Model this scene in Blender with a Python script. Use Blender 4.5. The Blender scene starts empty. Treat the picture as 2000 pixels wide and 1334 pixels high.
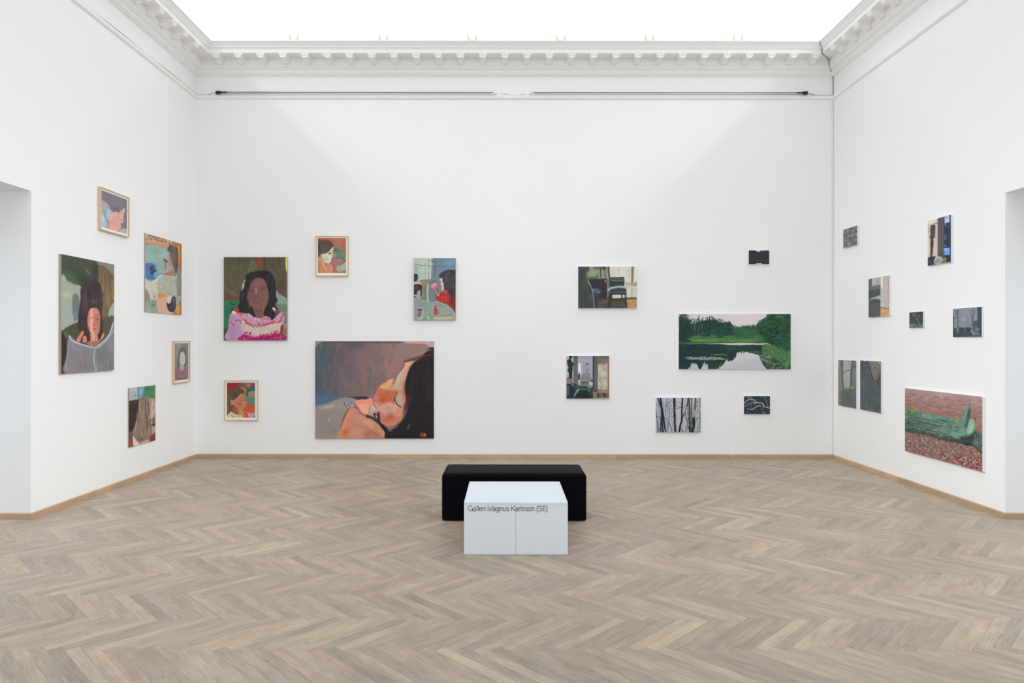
import bpy, bmesh, math, random
import numpy as np
from mathutils import Vector, Matrix

C = bpy.context.scene.collection
SC = bpy.context.scene
H, F, PX, PY = 1.6, 1333.3, 987.0, 670.0        # eye height, focal length and principal point in pixels of the 2000 x 1334 frame
ROLL = 0.0009
XL, XR, D, YR = -4.30, 4.562, 9.50, -1.3         # left, right, back and rear walls
ZT = 5.655                                       # top of the cornice

# tuned brightness values
EXPOSURE = 0.14
VELUM = 1.15
LAMP = 2.8
SIDE = 75
REAR_FILL = 82
SIDE_FILL = 15
FILL_S = 4.7
FILL_R = 2.3
WALLCOL = (.885, .888, .888)
PLCOL = (.89, .885, .87)
PLINTHCOL = (.70, .74, .79)
LETTER_Y = 1.0
GAIN = {'back': 1.14, 'left': 1.16, 'right': 1.16}

# ---------------------------------------------------------------- camera, light, exposure
cd = bpy.data.cameras.new('camera'); cam = bpy.data.objects.new('camera', cd); C.objects.link(cam)
cd.sensor_fit = 'HORIZONTAL'; cd.sensor_width = 36; cd.lens = 36*F/2000
cd.shift_x = (1000-PX)/2000; cd.shift_y = (PY-667)/2000; cd.clip_start = .05; cd.clip_end = 100
cam.matrix_world = Matrix.Translation((0, 0, H)) @ Matrix.Rotation(math.pi/2, 4, 'X') @ Matrix.Rotation(ROLL, 4, 'Z')
SC.camera = cam
SC.view_settings.view_transform = 'Standard'; SC.view_settings.look = 'None'
SC.view_settings.gamma = 1; SC.view_settings.use_curve_mapping = False
SC.view_settings.exposure = EXPOSURE
SC.cycles.max_bounces = 10; SC.cycles.diffuse_bounces = 8; SC.cycles.glossy_bounces = 4; SC.cycles.transparent_max_bounces = 8
SC.cycles.use_denoising = True
SC.cycles.sample_clamp_indirect = 8
w = bpy.data.worlds.new('world'); SC.world = w; w.use_nodes = True
w.node_tree.nodes['Background'].inputs[0].default_value = (.85, .92, 1, 1); w.node_tree.nodes['Background'].inputs[1].default_value = .3

def area(name, loc, rot, sx, sy, power, col):
    l = bpy.data.lights.new(name, 'AREA'); l.shape = 'RECTANGLE'; l.size = sx; l.size_y = sy; l.energy = power; l.color = col
    o = bpy.data.objects.new(name, l); C.objects.link(o); o.location = loc; o.rotation_euler = rot
    return o
# lamp rows in the ceiling void, above and behind the cornice on all four sides
cx, cy = (XL+XR)/2, (YR+D)/2
for nm, loc, ang, ln in (('left', (XL-.32, cy, 6.32), 0, D-YR), ('right', (XR+.32, cy, 6.32), math.pi, D-YR), ('back', (cx, D+.32, 6.32), -math.pi/2, XR-XL)):
    o = area('void_lamp_row_' + nm, loc, (0, 0, 0), .05, ln, LAMP*ln*(.45 if nm == 'back' else 1), (1, .99, .965))
    o.rotation_euler = (Matrix.Rotation(ang, 4, 'Z') @ Matrix.Rotation(math.radians(-48), 4, 'Y')).to_euler()
# narrower fill lamps added in the same void to brighten the lower opposite walls
for nm, loc, ang, ln, pw in (('left', (XL-.25, cy+.3, 6.25), 0, D-YR-.8, FILL_S), ('right', (XR+.25, cy+.3, 6.25), math.pi, D-YR-.8, FILL_S), ('rear', (cx, YR-.1, 6.25), math.pi/2, XR-XL, FILL_R)):
    o = area('void_fill_row_' + nm, loc, (0, 0, 0), .35, ln, pw*ln, (.97, .985, 1))
    o.data.spread = math.radians(44 if nm == 'rear' else 50); o.data.color = (.93, .97, 1)
    o.rotation_euler = (Matrix.Rotation(ang, 4, 'Z') @ Matrix.Rotation(math.radians(-90+34), 4, 'Y')).to_euler()
# cool daylight in the rooms beyond the openings; then unseen fill panels added for brightness
area('side_room_daylight', (-7.2, 4.4, 4.6), (0, 0, 0), 3.5, 5, SIDE, (.72, .85, 1))
area('side_room_daylight', (7.5, 4.4, 4.6), (0, 0, 0), 3.5, 5, SIDE, (.72, .85, 1))

area('rear_fill_panel', (.13, YR-.28, 1.72), (math.radians(90), 0, 0), 8.3, 3.3, REAR_FILL, (.85, .925, 1))  # added fill panel behind the camera, no known source there
area('side_room_fill', (-8.4, 2.2, 1.9), (0, math.radians(-90), 0), 3.2, 6.5, SIDE_FILL, (.85, .925, 1))  # added fill for the lower walls, no window stands here
area('side_room_fill', (8.7, 2.2, 1.9), (0, math.radians(90), 0), 3.2, 6.5, SIDE_FILL, (.85, .925, 1))  # same added fill on the right side

# ---------------------------------------------------------------- helpers
def unroll(x, y):
    return x + ROLL*(y-PY), y - ROLL*(x-PX)
def zof(y, p=0.0, x=None):
    return H + (PY - y) * (D - p) / F
def link(name, me, parent=None):
    o = bpy.data.objects.new(name, me); C.objects.link(o)
    if parent is not None: o.parent = parent
    return o
def mesh(name, V, Fc, mat, parent=None, smooth=False):
    me = bpy.data.meshes.new(name); me.from_pydata([tuple(v) for v in V], [], Fc); me.materials.append(mat)
    if smooth: me.shade_smooth()
    me.update()
    return link(name, me, parent)
def tag(o, label=None, cat=None, group=None, kind=None):
    if label: o['label'] = label
    if cat: o['category'] = cat
    if group: o['group'] = group
    if kind: o['kind'] = kind
    return o
def thing(name, label, cat, loc, rz=0, group=None):
    o = bpy.data.objects.new(name, None); C.objects.link(o); o.location = loc; o.rotation_euler = (0, 0, rz); o.empty_display_size = .1
    return tag(o, label, cat, group)
class MB:
    def __init__(s): s.bm = bmesh.new()
    def box(s, a, b, bev=0, seg=2):
        a, b = Vector(a), Vector(b)
        r = bmesh.ops.create_cube(s.bm, size=1, matrix=Matrix.Translation((a+b)/2) @ Matrix.Diagonal(((b-a).x, (b-a).y, (b-a).z, 1)))
        if bev:
            ed = {e for v in r['verts'] for e in v.link_edges}
            bmesh.ops.bevel(s.bm, geom=list(ed), offset=bev, segments=seg, profile=.5, affect='EDGES')
        return s
    def prism(s, poly, x0, x1):
        """poly of (y, z) swept along x"""
        A = [s.bm.verts.new((x0, y, z)) for y, z in poly]; B = [s.bm.verts.new((x1, y, z)) for y, z in poly]
        n = len(poly)
        s.bm.faces.new(A); s.bm.faces.new(B[::-1])
        for i in range(n): s.bm.faces.new((A[i], B[i], B[(i+1) % n], A[(i+1) % n]))
        return s
    def tube(s, pts, r, n=8):
        pts = [Vector(p) for p in pts]; rings = []
        for i, p in enumerate(pts):
            d = (pts[min(i+1, len(pts)-1)] - pts[max(i-1, 0)]).normalized()
            u = d.cross(Vector((0, 0, 1)));  u = u.normalized() if u.length > .1 else d.cross(Vector((0, 1, 0))).normalized()
            v = d.cross(u).normalized()
            rings.append([s.bm.verts.new(p + (u*math.cos(2*math.pi*k/n) + v*math.sin(2*math.pi*k/n))*r) for k in range(n)])
        for a, b in zip(rings, rings[1:]):
            for k in range(n): s.bm.faces.new((a[k], a[(k+1) % n], b[(k+1) % n], b[k]))
        s.bm.faces.new(rings[0]); s.bm.faces.new(rings[-1][::-1])
        return s
    def build(s, name, mat, parent=None, smooth=False):
        bmesh.ops.recalc_face_normals(s.bm, faces=s.bm.faces)
        me = bpy.data.meshes.new(name); s.bm.to_mesh(me); s.bm.free(); me.materials.append(mat)
        if smooth: me.shade_smooth()
        return link(name, me, parent)

# ---------------------------------------------------------------- materials
def mat(name, col, rough=.6, spec=.3, bump=0, bscale=40, var=0, vscale=6, stretch=(1, 1, 1), sheen=0, metal=0):
    m = bpy.data.materials.new(name); m.use_nodes = True; N = m.node_tree.nodes; L = m.node_tree.links
    b = N['Principled BSDF']; b.inputs['Roughness'].default_value = rough; b.inputs['Specular IOR Level'].default_value = spec
    b.inputs['Metallic'].default_value = metal; b.inputs['Sheen Weight'].default_value = sheen
    tc = N.new('ShaderNodeTexCoord'); mp = N.new('ShaderNodeMapping'); mp.inputs['Scale'].default_value = stretch
    L.new(tc.outputs['Object'], mp.inputs[0])
    nz = N.new('ShaderNodeTexNoise'); nz.inputs['Scale'].default_value = vscale; nz.inputs['Detail'].default_value = 5; L.new(mp.outputs[0], nz.inputs[0])
    mx = N.new('ShaderNodeMix'); mx.data_type = 'RGBA'
    mx.inputs[6].default_value = tuple(c*(1-var) for c in col) + (1,); mx.inputs[7].default_value = tuple(min(c*(1+var), 1) for c in col) + (1,)
    L.new(nz.outputs[0], mx.inputs[0]); L.new(mx.outputs[2], b.inputs['Base Color'])
    if bump:
        n2 = N.new('ShaderNodeTexNoise'); n2.inputs['Scale'].default_value = bscale; n2.inputs['Detail'].default_value = 3; L.new(mp.outputs[0], n2.inputs[0])
        bp = N.new('ShaderNodeBump'); bp.inputs['Strength'].default_value = bump; bp.inputs['Distance'].default_value = .004
        L.new(n2.outputs[0], bp.inputs['Height']); L.new(bp.outputs[0], b.inputs['Normal'])
    return m
M_WALL = mat('white_wall_paint', WALLCOL, .75, .2, .07, 120, .008, 3)
M_PLASTER = mat('white_plaster', PLCOL, .6, .25, .2, 60, .02, 8)
M_OAK = mat('oak_skirting', (.53, .37, .24), .5, .3, .15, 60, .22, 3, (1, 1, 1))
M_LINEN = mat('raw_linen_edge', (.42, .35, .29), .9, .1, .4, 500, .12, 60)
M_WHITEEDGE = mat('white_primed_edge', (.80, .80, .83), .7, .2, .2, 400, .01, 30)
M_ASH = mat('pale_ash_frame', (.66, .50, .34), .5, .3, .1, 80, .12, 20, (1, 1, 6))
M_MAT = mat('white_mount', (.95, .92, .87), .8, .1, .1, 300, .01, 20)
M_BLACK = mat('black_wool', (.0022, .0026, .004), .95, .05, .4, 900, .2, 200, sheen=.03)
M_PLASTIC = mat('black_plastic', (.015, .014, .013), .4, .4)
M_ROD = mat('grey_metal_rod', (.21, .205, .195), .35, .5, metal=.4)
M_ROD2 = mat('light_metal_rod', (.40, .39, .36), .35, .5, metal=.1)
M_CONN = mat('white_plastic', (.8, .8, .78), .4, .4)
M_CABLE = mat('grey_cable', (.36, .33, .30), .6, .3)
M_BRASS = mat('pale_brass', (.74, .70, .50), .5, .3)
M_PLINTH = mat('white_lacquered_board', PLINTHCOL, .35, .35, .05, 30, .006, 4)
M_SEAM = mat('seam_shadow_gap', (.62, .64, .64), .7, .1)
M_SCREW = mat('nail_head', (.30, .30, .33), .5, .3)
M_LETTER = mat('dark_grey_vinyl', (.045, .045, .055), .5, .3)
def emis(name, col, s):
    m = bpy.data.materials.new(name); m.use_nodes = True; N = m.node_tree.nodes; L = m.node_tree.links
    N.remove(N['Principled BSDF']); e = N.new('ShaderNodeEmission'); e.inputs[1].default_value = s
    tc = N.new('ShaderNodeTexCoord'); nz = N.new('ShaderNodeTexNoise'); nz.inputs['Scale'].default_value = .4; L.new(tc.outputs['Object'], nz.inputs[0])
    mx = N.new('ShaderNodeMix'); mx.data_type = 'RGBA'; mx.inputs[6].default_value = tuple(c*.97 for c in col)+(1,); mx.inputs[7].default_value = tuple(col)+(1,)
    L.new(nz.outputs[0], mx.inputs[0]); L.new(mx.outputs[2], e.inputs[0]); L.new(e.outputs[0], N['Material Output'].inputs[0])
    return m
M_VELUM = emis('luminous_laylight_and_void', (.96, .985, 1), VELUM)
M_VELUM2 = emis('cool_laylight', (.76, .87, 1), SIDE/75)
m = bpy.data.materials.new('picture_paint'); m.use_nodes = True; N = m.node_tree.nodes; L = m.node_tree.links
b = N['Principled BSDF']; b.inputs['Roughness'].default_value = .55; b.inputs['Specular IOR Level'].default_value = .18
at = N.new('ShaderNodeAttribute'); at.attribute_name = 'paint'
tc = N.new('ShaderNodeTexCoord'); nz = N.new('ShaderNodeTexNoise'); nz.inputs['Scale'].default_value = 220; nz.inputs['Detail'].default_value = 3; L.new(tc.outputs['Object'], nz.inputs[0])
bp = N.new('ShaderNodeBump'); bp.inputs['Strength'].default_value = .15; bp.inputs['Distance'].default_value = .002; L.new(nz.outputs[0], bp.inputs['Height']); L.new(bp.outputs[0], b.inputs['Normal'])
L.new(at.outputs['Color'], b.inputs['Base Color']); M_PAINT = m
m = bpy.data.materials.new('clear_glazing'); m.use_nodes = True; N = m.node_tree.nodes; L = m.node_tree.links
N.remove(N['Principled BSDF']); tr = N.new('ShaderNodeBsdfTransparent'); gl = N.new('ShaderNodeBsdfGlossy'); gl.inputs['Roughness'].default_value = .03
fr = N.new('ShaderNodeFresnel'); fr.inputs[0].default_value = 1.45; ml = N.new('ShaderNodeMath'); ml.operation = 'MULTIPLY'; ml.inputs[1].default_value = .8; L.new(fr.outputs[0], ml.inputs[0])
gm = N.new('ShaderNodeNewGeometry'); iv = N.new('ShaderNodeMath'); iv.operation = 'SUBTRACT'; iv.inputs[0].default_value = 1; L.new(gm.outputs['Backfacing'], iv.inputs[1])
m3 = N.new('ShaderNodeMath'); m3.operation = 'MULTIPLY'; L.new(ml.outputs[0], m3.inputs[0]); L.new(iv.outputs[0], m3.inputs[1])
mx = N.new('ShaderNodeMixShader'); L.new(m3.outputs[0], mx.inputs[0]); L.new(tr.outputs[0], mx.inputs[1]); L.new(gl.outputs[0], mx.inputs[2]); L.new(mx.outputs[0], N['Material Output'].inputs[0]); M_GLASS = m

# ---------------------------------------------------------------- floor: oak herringbone
def floor():
    W = 0.068; n = 8; r2 = math.sqrt(2)
    rs = np.random.RandomState(11)
    V, Fc, T, UV = [], [], [], []
    X0, X1, Y0, Y1 = -8.6, 8.9, -1.5, 10.0
    Yo = 4.341 - .5*W/r2; Xo = 0.02
    pal = np.array([(179, 161, 141), (170, 153, 136), (165, 152, 137), (185, 165, 145), (187, 172, 150), (175, 155, 139), (166, 154, 141), (181, 166, 147), (155, 144, 133), (196, 179, 156)], float)/255
    wt = np.array([5, 5, 3.5, 4, 2.6, 4, 3, 3.5, 1.3, 1.0]); wt /= wt.sum()
    def world(a, b): return ((a+b)/r2*W + Xo, (b-a)/r2*W + Yo)
    for m_ in range(-40, 41):
        for i in range(-340, 341):
            for k in (0, 1):
                a0, b0 = (i+8*m_, i-8*m_) if k == 0 else (i+8*m_, i-8*m_+1)
                la, lb = (n, 1) if k == 0 else (1, n)
                cxw, cyw = world(a0+la/2, b0+lb/2)
                if not (X0 < cxw < X1 and Y0 < cyw < Y1): continue
                v = len(V); g = rs.choice([.002, .004, .007, .012], p=[.45, .3, .17, .08])
                for a, b in ((a0+g, b0+g), (a0+la-g, b0+g), (a0+la-g, b0+lb-g), (a0+g, b0+lb-g)):
                    x, y = world(a, b); V.append((x, y, 0))
                Fc.append((v, v+1, v+2, v+3))
                c = pal[rs.choice(len(pal), p=wt)]; c = c*.68 + np.array((169, 153.5, 137.5))/255*.32; c = c*(1 + rs.uniform(-.03, .03)); lin = ((c+.055)/1.055)**2.4
                T += [tuple(lin)+(rs.rand(),)]*4
                u0, v0 = rs.rand()*40, rs.rand()*40
                uv = [(0, 0), (8, 0), (8, 1), (0, 1)] if k == 0 else [(0, 1), (0, 0), (8, 0), (8, 1)]
                UV += [(u0+p*W, v0+q*W) for p, q in uv]
    nb = len(V)
    me = bpy.data.meshes.new('floor'); me.from_pydata(V, [], Fc)
    at = me.color_attributes.new('tint', 'FLOAT_COLOR', 'CORNER'); at.data.foreach_set('color', np.array(T, np.float32).ravel())
    ul = me.uv_layers.new(name='grain'); ul.data.foreach_set('uv', np.array(UV, np.float32).ravel())
    m = bpy.data.materials.new('oak_herringbone'); m.use_nodes = True; N = m.node_tree.nodes; L = m.node_tree.links
    b = N['Principled BSDF']; b.inputs['Specular IOR Level'].default_value = .28
    ta = N.new('ShaderNodeAttribute'); ta.attribute_name = 'tint'
    uv = N.new('ShaderNodeUVMap'); uv.uv_map = 'grain'
    mp = N.new('ShaderNodeMapping'); mp.inputs['Scale'].default_value = (5, 70, 1); L.new(uv.outputs[0], mp.inputs[0])
    n1 = N.new('ShaderNodeTexNoise'); n1.inputs['Scale'].default_value = 1.6; n1.inputs['Detail'].default_value = 7; n1.inputs['Roughness'].default_value = .65; n1.inputs['Distortion'].default_value = .6; L.new(mp.outputs[0], n1.inputs[0])
    mp2 = N.new('ShaderNodeMapping'); mp2.inputs['Scale'].default_value = (4, 12, 1); L.new(uv.outputs[0], mp2.inputs[0])
    n2 = N.new('ShaderNodeTexNoise'); n2.inputs['Scale'].default_value = 1.2; n2.inputs['Detail'].default_value = 4; L.new(mp2.outputs[0], n2.inputs[0])
    tc = N.new('ShaderNodeTexCoord'); n3 = N.new('ShaderNodeTexNoise'); n3.inputs['Scale'].default_value = 1.1; n3.inputs['Detail'].default_value = 4; L.new(tc.outputs['Object'], n3.inputs[0])
    def rng(src, lo, hi, a=.25, z=.75):
        r = N.new('ShaderNodeMapRange'); r.inputs['From Min'].default_value = a; r.inputs['From Max'].default_value = z; r.inputs['To Min'].default_value = lo; r.inputs['To Max'].default_value = hi; L.new(src, r.inputs['Value']); return r.outputs[0]
    def mul(p, q):
        k = N.new('ShaderNodeMath'); k.operation = 'MULTIPLY'; L.new(p, k.inputs[0]); L.new(q, k.inputs[1]); return k.outputs[0]
    f = mul(mul(rng(n1.outputs[0], .76, 1.18), rng(n2.outputs[0], .80, 1.15)), rng(n3.outputs[0], .90, 1.07))
    # dark knots
    vk = N.new('ShaderNodeTexVoronoi'); vk.inputs['Scale'].default_value = 1.0; mp3 = N.new('ShaderNodeMapping'); mp3.inputs['Scale'].default_value = (5, 11, 1); L.new(uv.outputs[0], mp3.inputs[0]); L.new(mp3.outputs[0], vk.inputs[0])
    kn = rng(vk.outputs['Distance'], .62, 1, .02, .10); f = mul(f, kn)
    sc = N.new('ShaderNodeVectorMath'); sc.operation = 'SCALE'; L.new(ta.outputs['Color'], sc.inputs[0]); L.new(f, sc.inputs['Scale'])
    L.new(sc.outputs[0], b.inputs['Base Color'])
    L.new(rng(n2.outputs[0], .36, .52), b.inputs['Roughness'])
    bp = N.new('ShaderNodeBump'); bp.inputs['Strength'].default_value = .12; bp.inputs['Distance'].default_value = .002; L.new(n1.outputs[0], bp.inputs['Height']); L.new(bp.outputs[0], b.inputs['Normal'])
    me.materials.append(m); me.update()
    o = link('floor', me); tag(o, kind='structure')
    j = MB().box((X0, Y0, -.25), (X1, Y1, -.0012)).build('joint_filler', mat('dark_joint', (.15, .12, .095), .9), o)
    return o
floor()

# ---------------------------------------------------------------- walls
OY0, OY1, OZ, TH = 2.6, 6.19, 2.975, .75
def walls():
    for nm, x0, x1, y1 in (('wall_left', XL-TH, XL, OY1), ('wall_right', XR, XR+TH, OY1+.04)):
        b = MB()
        # one clean shell: solid either side of the opening and the lintel above it
        xi, xo = (x1, x0) if nm == 'wall_left' else (x0, x1)
        ys = [YR-.3, OY0, y1, D+.6]; zs = [0, OZ, ZT]
        P = {}
        def v(x, y, z):
            k = (x, y, z)
            if k not in P: P[k] = b.bm.verts.new(k)
            return P[k]
        for x in (xi, xo):
            for a in range(3):
                for c in range(2):
                    if a == 1 and c == 0: continue
                    b.bm.faces.new([v(x, ys[a], zs[c]), v(x, ys[a+1], zs[c]), v(x, ys[a+1], zs[c+1]), v(x, ys[a], zs[c+1])])
        def rim(p, q): b.bm.faces.new([v(xi, *p), v(xi, *q), v(xo, *q), v(xo, *p)])
        rim((ys[1], 0), (ys[1], OZ)); rim((ys[1], OZ), (ys[2], OZ)); rim((ys[2], OZ), (ys[2], 0))
        for a in range(3): rim((ys[a], ZT), (ys[a+1], ZT))
        for y in (ys[0], ys[3]):
            for c in range(2): rim((y, zs[c]), (y, zs[c+1]))
        tag(b.build(nm, M_WALL), kind='structure')
    tag(MB().box((XL, D, 0), (XR, D+.6, ZT)).build('wall_back', M_WALL), kind='structure')
    # wide opening made up behind the camera to let the added fill panel in
    tag(MB().box((XL, YR-.3, 3.4), (XR, YR, ZT)).box((XL, YR-.3, 0), (XL+.2, YR, 3.4)).box((XR-.2, YR-.3, 0), (XR, YR, 3.4)).build('wall_rear', M_WALL), kind='structure')
    # rooms beyond the two openings
    for nm, xo, xi in (('left', -8.6, XL-TH), ('right', 8.9, XR+TH)):
        s = -1 if xo < 0 else 1
        b = MB().box((xo, -1.5, 0), (xo+s*.2, 10, 5.2)).box((min(xo, xi), -1.7, 0), (max(xo, xi), -1.5, 5.2)).box((min(xo, xi), 10, 0), (max(xo, xi), 10.2, 5.2))
        tag(b.build('wall_beyond_'+nm, M_WALL), kind='structure')
        tag(MB().box((min(xo, xi), -1.5, 5.2), (max(xo, xi), 10, 5.25)).build('ceiling_beyond_'+nm, M_VELUM2), kind='structure')
    # ceiling void, its walls given an added glow, and the luminous ceiling
    z0, z1 = ZT, 6.5; e = .62
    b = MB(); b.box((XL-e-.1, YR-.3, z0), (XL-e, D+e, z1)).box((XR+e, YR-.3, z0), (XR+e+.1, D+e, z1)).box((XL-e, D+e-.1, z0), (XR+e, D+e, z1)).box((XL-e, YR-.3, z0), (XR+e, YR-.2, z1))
    tag(b.build('wall_ceiling_void_glow', M_VELUM), kind='structure')  # void walls are no lamp; they glow only to read white
    tag(MB().box((XL-e, YR-.3, z1), (XR+e, D+e, z1+.05)).build('ceiling', M_VELUM), kind='structure')
walls()

# ---------------------------------------------------------------- skirting boards
def skirting():
    h, t = .056, .02
    rs = np.random.RandomState(5)
    def run(name, segs):
        V, Fc, col = [], [], []
        for (p0, p1, nrm, m0, m1) in segs:
            p0, p1, nrm = Vector(p0), Vector(p1), Vector(nrm); d = (p1-p0).normalized()
            k = len(V)
            prof = [(0, 0), (t, 0), (t, h-.006), (t-.006, h), (0, h)]
            for e, m_ in ((p0, m0), (p1, m1)):
                for q, z in prof:
                    w_ = e + nrm*q + d*(m_*q); V.append((w_.x, w_.y, z))
            for i in range(5): Fc.append((k+i, k+(i+1) % 5, k+5+(i+1) % 5, k+5+i))
            Fc += [(k+4, k+3, k+2, k+1, k), (k+5, k+6, k+7, k+8, k+9)]
            c = rs.uniform(.86, 1.1); col.append((c, c*rs.uniform(.96, 1.02), c*rs.uniform(.92, 1.02)))
        o = mesh(name, V, Fc, M_OAKS)
        a = o.data.color_attributes.new('tint', 'FLOAT_COLOR', 'CORNER')
        per = []
        for f in o.data.polygons: per += [col[min(f.vertices)//10]+(1,)]*len(f.vertices)
        a.data.foreach_set('color', np.array(per, np.float32).ravel())
        bm = bmesh.new(); bm.from_mesh(o.data); bmesh.ops.recalc_face_normals(bm, faces=bm.faces); bm.to_mesh(o.data); bm.free()
        return tag(o, kind='structure')
    g = .0015
    xs = [XL, -1.9, -.62, 1.55, 3.1, XR]
    run('baseboard_back', [((xs[i]+(g if i else 0), D, 0), (xs[i+1]-(g if i < 4 else 0), D, 0), (0, -1, 0), 1 if i == 0 else 0, -1 if i == 4 else 0) for i in range(5)])
    ys = [OY1, 7.15, 7.42, D]
    run('baseboard_left', [((XL, ys[i+1]-g*(i < 2), 0), (XL, ys[i]+g*(i > 0), 0), (1, 0, 0), 1 if i == 2 else 0, 1 if i == 0 else 0) for i in range(3)]
        + [((XL, OY1, 0), (XL-TH, OY1, 0), (0, -1, 0), -1, 0)] + [((XL, OY0, 0), (XL, YR, 0), (1, 0, 0), 0, 0)])
    y1 = OY1+.04; ys = [y1, 7.9, D]
    run('baseboard_right', [((XR, ys[i]+g*(i > 0), 0), (XR, ys[i+1]-g*(i < 1), 0), (-1, 0, 0), -1 if i == 0 else 0, -1 if i == 1 else 0) for i in range(2)]
        + [((XR, y1, 0), (XR+TH, y1, 0), (0, -1, 0), -1, 0)] + [((XR, YR, 0), (XR, OY0, 0), (-1, 0, 0), 0, 0)])
M_OAKS = M_OAK.copy(); M_OAKS.name = 'oak_skirting_boards'
_N = M_OAKS.node_tree.nodes; _L = M_OAKS.node_tree.links; _b = _N['Principled BSDF']
_a = _N.new('ShaderNodeAttribute'); _a.attribute_name = 'tint'; _src = _b.inputs['Base Color'].links[0].from_socket
_m = _N.new('ShaderNodeMix'); _m.data_type = 'RGBA'; _m.blend_type = 'MULTIPLY'; _m.inputs[0].default_value = 1
_L.new(_src, _m.inputs[6]); _L.new(_a.outputs['Color'], _m.inputs[7]); _L.new(_m.outputs[2], _b.inputs['Base Color'])
skirting()

# ---------------------------------------------------------------- cornice with modillions, picture rail
SOF = zof(103.75, .29)
PROF = [(-.3, ZT), (.35, ZT), (.362, ZT-.006), (.362, ZT-.014), (.35, ZT-.022), (.338, ZT-.034), (.322, ZT-.052), (.312, ZT-.066), (.312, ZT-.074), (.302, ZT-.078), (.30, zof(95.6, .29)), (.29, zof(96.6, .29)),
        (.29, SOF+.004), (.286, SOF), (.11, SOF), (.11, zof(127, .11)), (.104, zof(127.6, .1)), (.10, zof(129, .1)), (.085, zof(132.5, .09)), (.064, zof(135.5, .07)), (.064, zof(137.2, .06)), (.05, zof(137.6, .05)), (.05, zof(142, .05)), (.042, zof(142.6, .04)), (.038, zof(144.6, .04)), (.02, zof(147, .02)), (.014, zof(149.2, .01)), (0, zof(149.4)), (-.05, zof(149.4))]
def sweep(name, prof, side):
    V, Fc = [], []
    n = len(prof)
    for e in (0, 1):
        for p, z in prof:
            if side == 'back': V.append(((XL+p) if e == 0 else (XR-p), D-p, z))
            elif side == 'left': V.append((XL+p, D-p if e == 0 else YR, z))
            else: V.append((XR-p, D-p if e == 0 else YR, z))
    for i in range(n-1): Fc.append((i, i+1, n+i+1, n+i) if side != 'left' else (i, n+i, n+i+1, i+1))
    o = mesh(name, V, Fc, M_PLASTER)
    bm = bmesh.new(); bm.from_mesh(o.data); bmesh.ops.recalc_face_normals(bm, faces=bm.faces); bm.to_mesh(o.data); bm.free()
    return tag(o, kind='structure')
cb, cl, cr = (sweep('trim_%d' % (i+1), PROF, s) for i, s in enumerate(('back', 'left', 'right')))
def modillion():
    b = MB()
    # cap plate with a small lip, scrolled body below it and a curling leaf on its underside; y runs out from the wall
    b.prism([(0, 0), (-.178, 0), (-.178, -.008), (-.172, -.010), (-.172, -.022), (-.166, -.026), (0, -.026)], -.053, .053)
    body = [(0, -.024), (-.158, -.024), (-.164, -.030), (-.166, -.040), (-.160, -.049), (-.148, -.052), (-.136, -.049), (-.124, -.044), (-.108, -.044), (-.092, -.050), (-.074, -.062), (-.054, -.074), (-.034, -.080), (-.016, -.079), (-.004, -.072), (0, -.062)]
    b.prism(body, -.040, .040)
    leaf = [(-.010, -.070), (-.03, -.090), (-.055, -.086), (-.08, -.066), (-.104, -.054), (-.13, -.056), (-.152, -.060), (-.168, -.054), (-.172, -.042), (-.160, -.040), (-.10, -.040), (-.05, -.060)]
    b.prism(leaf, -.022, .022)
    for s in (-1, 1):
        for cy_, cz_, r in ((-.034, -.058, .016), (-.150, -.038, .010)):
            bmesh.ops.create_cone(b.bm, cap_ends=True, segments=14, radius1=r, radius2=r*.6, depth=.006, matrix=Matrix.Translation((s*.042, cy_, cz_)) @ Matrix.Rotation(s*math.pi/2, 4, 'Y'))
    return b
md = None
def place_mod(parent, loc, rz):
    global md
    if md is None: md = modillion().build('modillion', M_PLASTER, parent); o = md
    else: o = md.copy(); C.objects.link(o); o.parent = parent
    o.location = loc; o.rotation_euler = (0, 0, rz)
for k in range(28): place_mod(cb, (-3.915+k*.3005, D-.11, SOF), 0)
for k in range(32): place_mod(cl, (XL+.11, 8.90-k*.3005, SOF), math.pi/2)
for k in range(32): place_mod(cr, (XR-.11, 8.96-k*.3045, SOF), -math.pi/2)
RAIL = [(0, zof(186.8)), (.022, zof(187.2)), (.026, zof(188)), (.026, zof(191.5)), (.02, zof(193)), (.012, zof(194.2)), (0, zof(194.4))]
for i, s in enumerate(('back', 'left', 'right')): sweep('trim_%d' % (i+4), RAIL, s)
# white cable duct down the right corner
tag(MB().box((XR-.024, D-.012, .056), (XR-.008, D, zof(194.4)), .003).build('trim_7', M_CONN), kind='structure')

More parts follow.
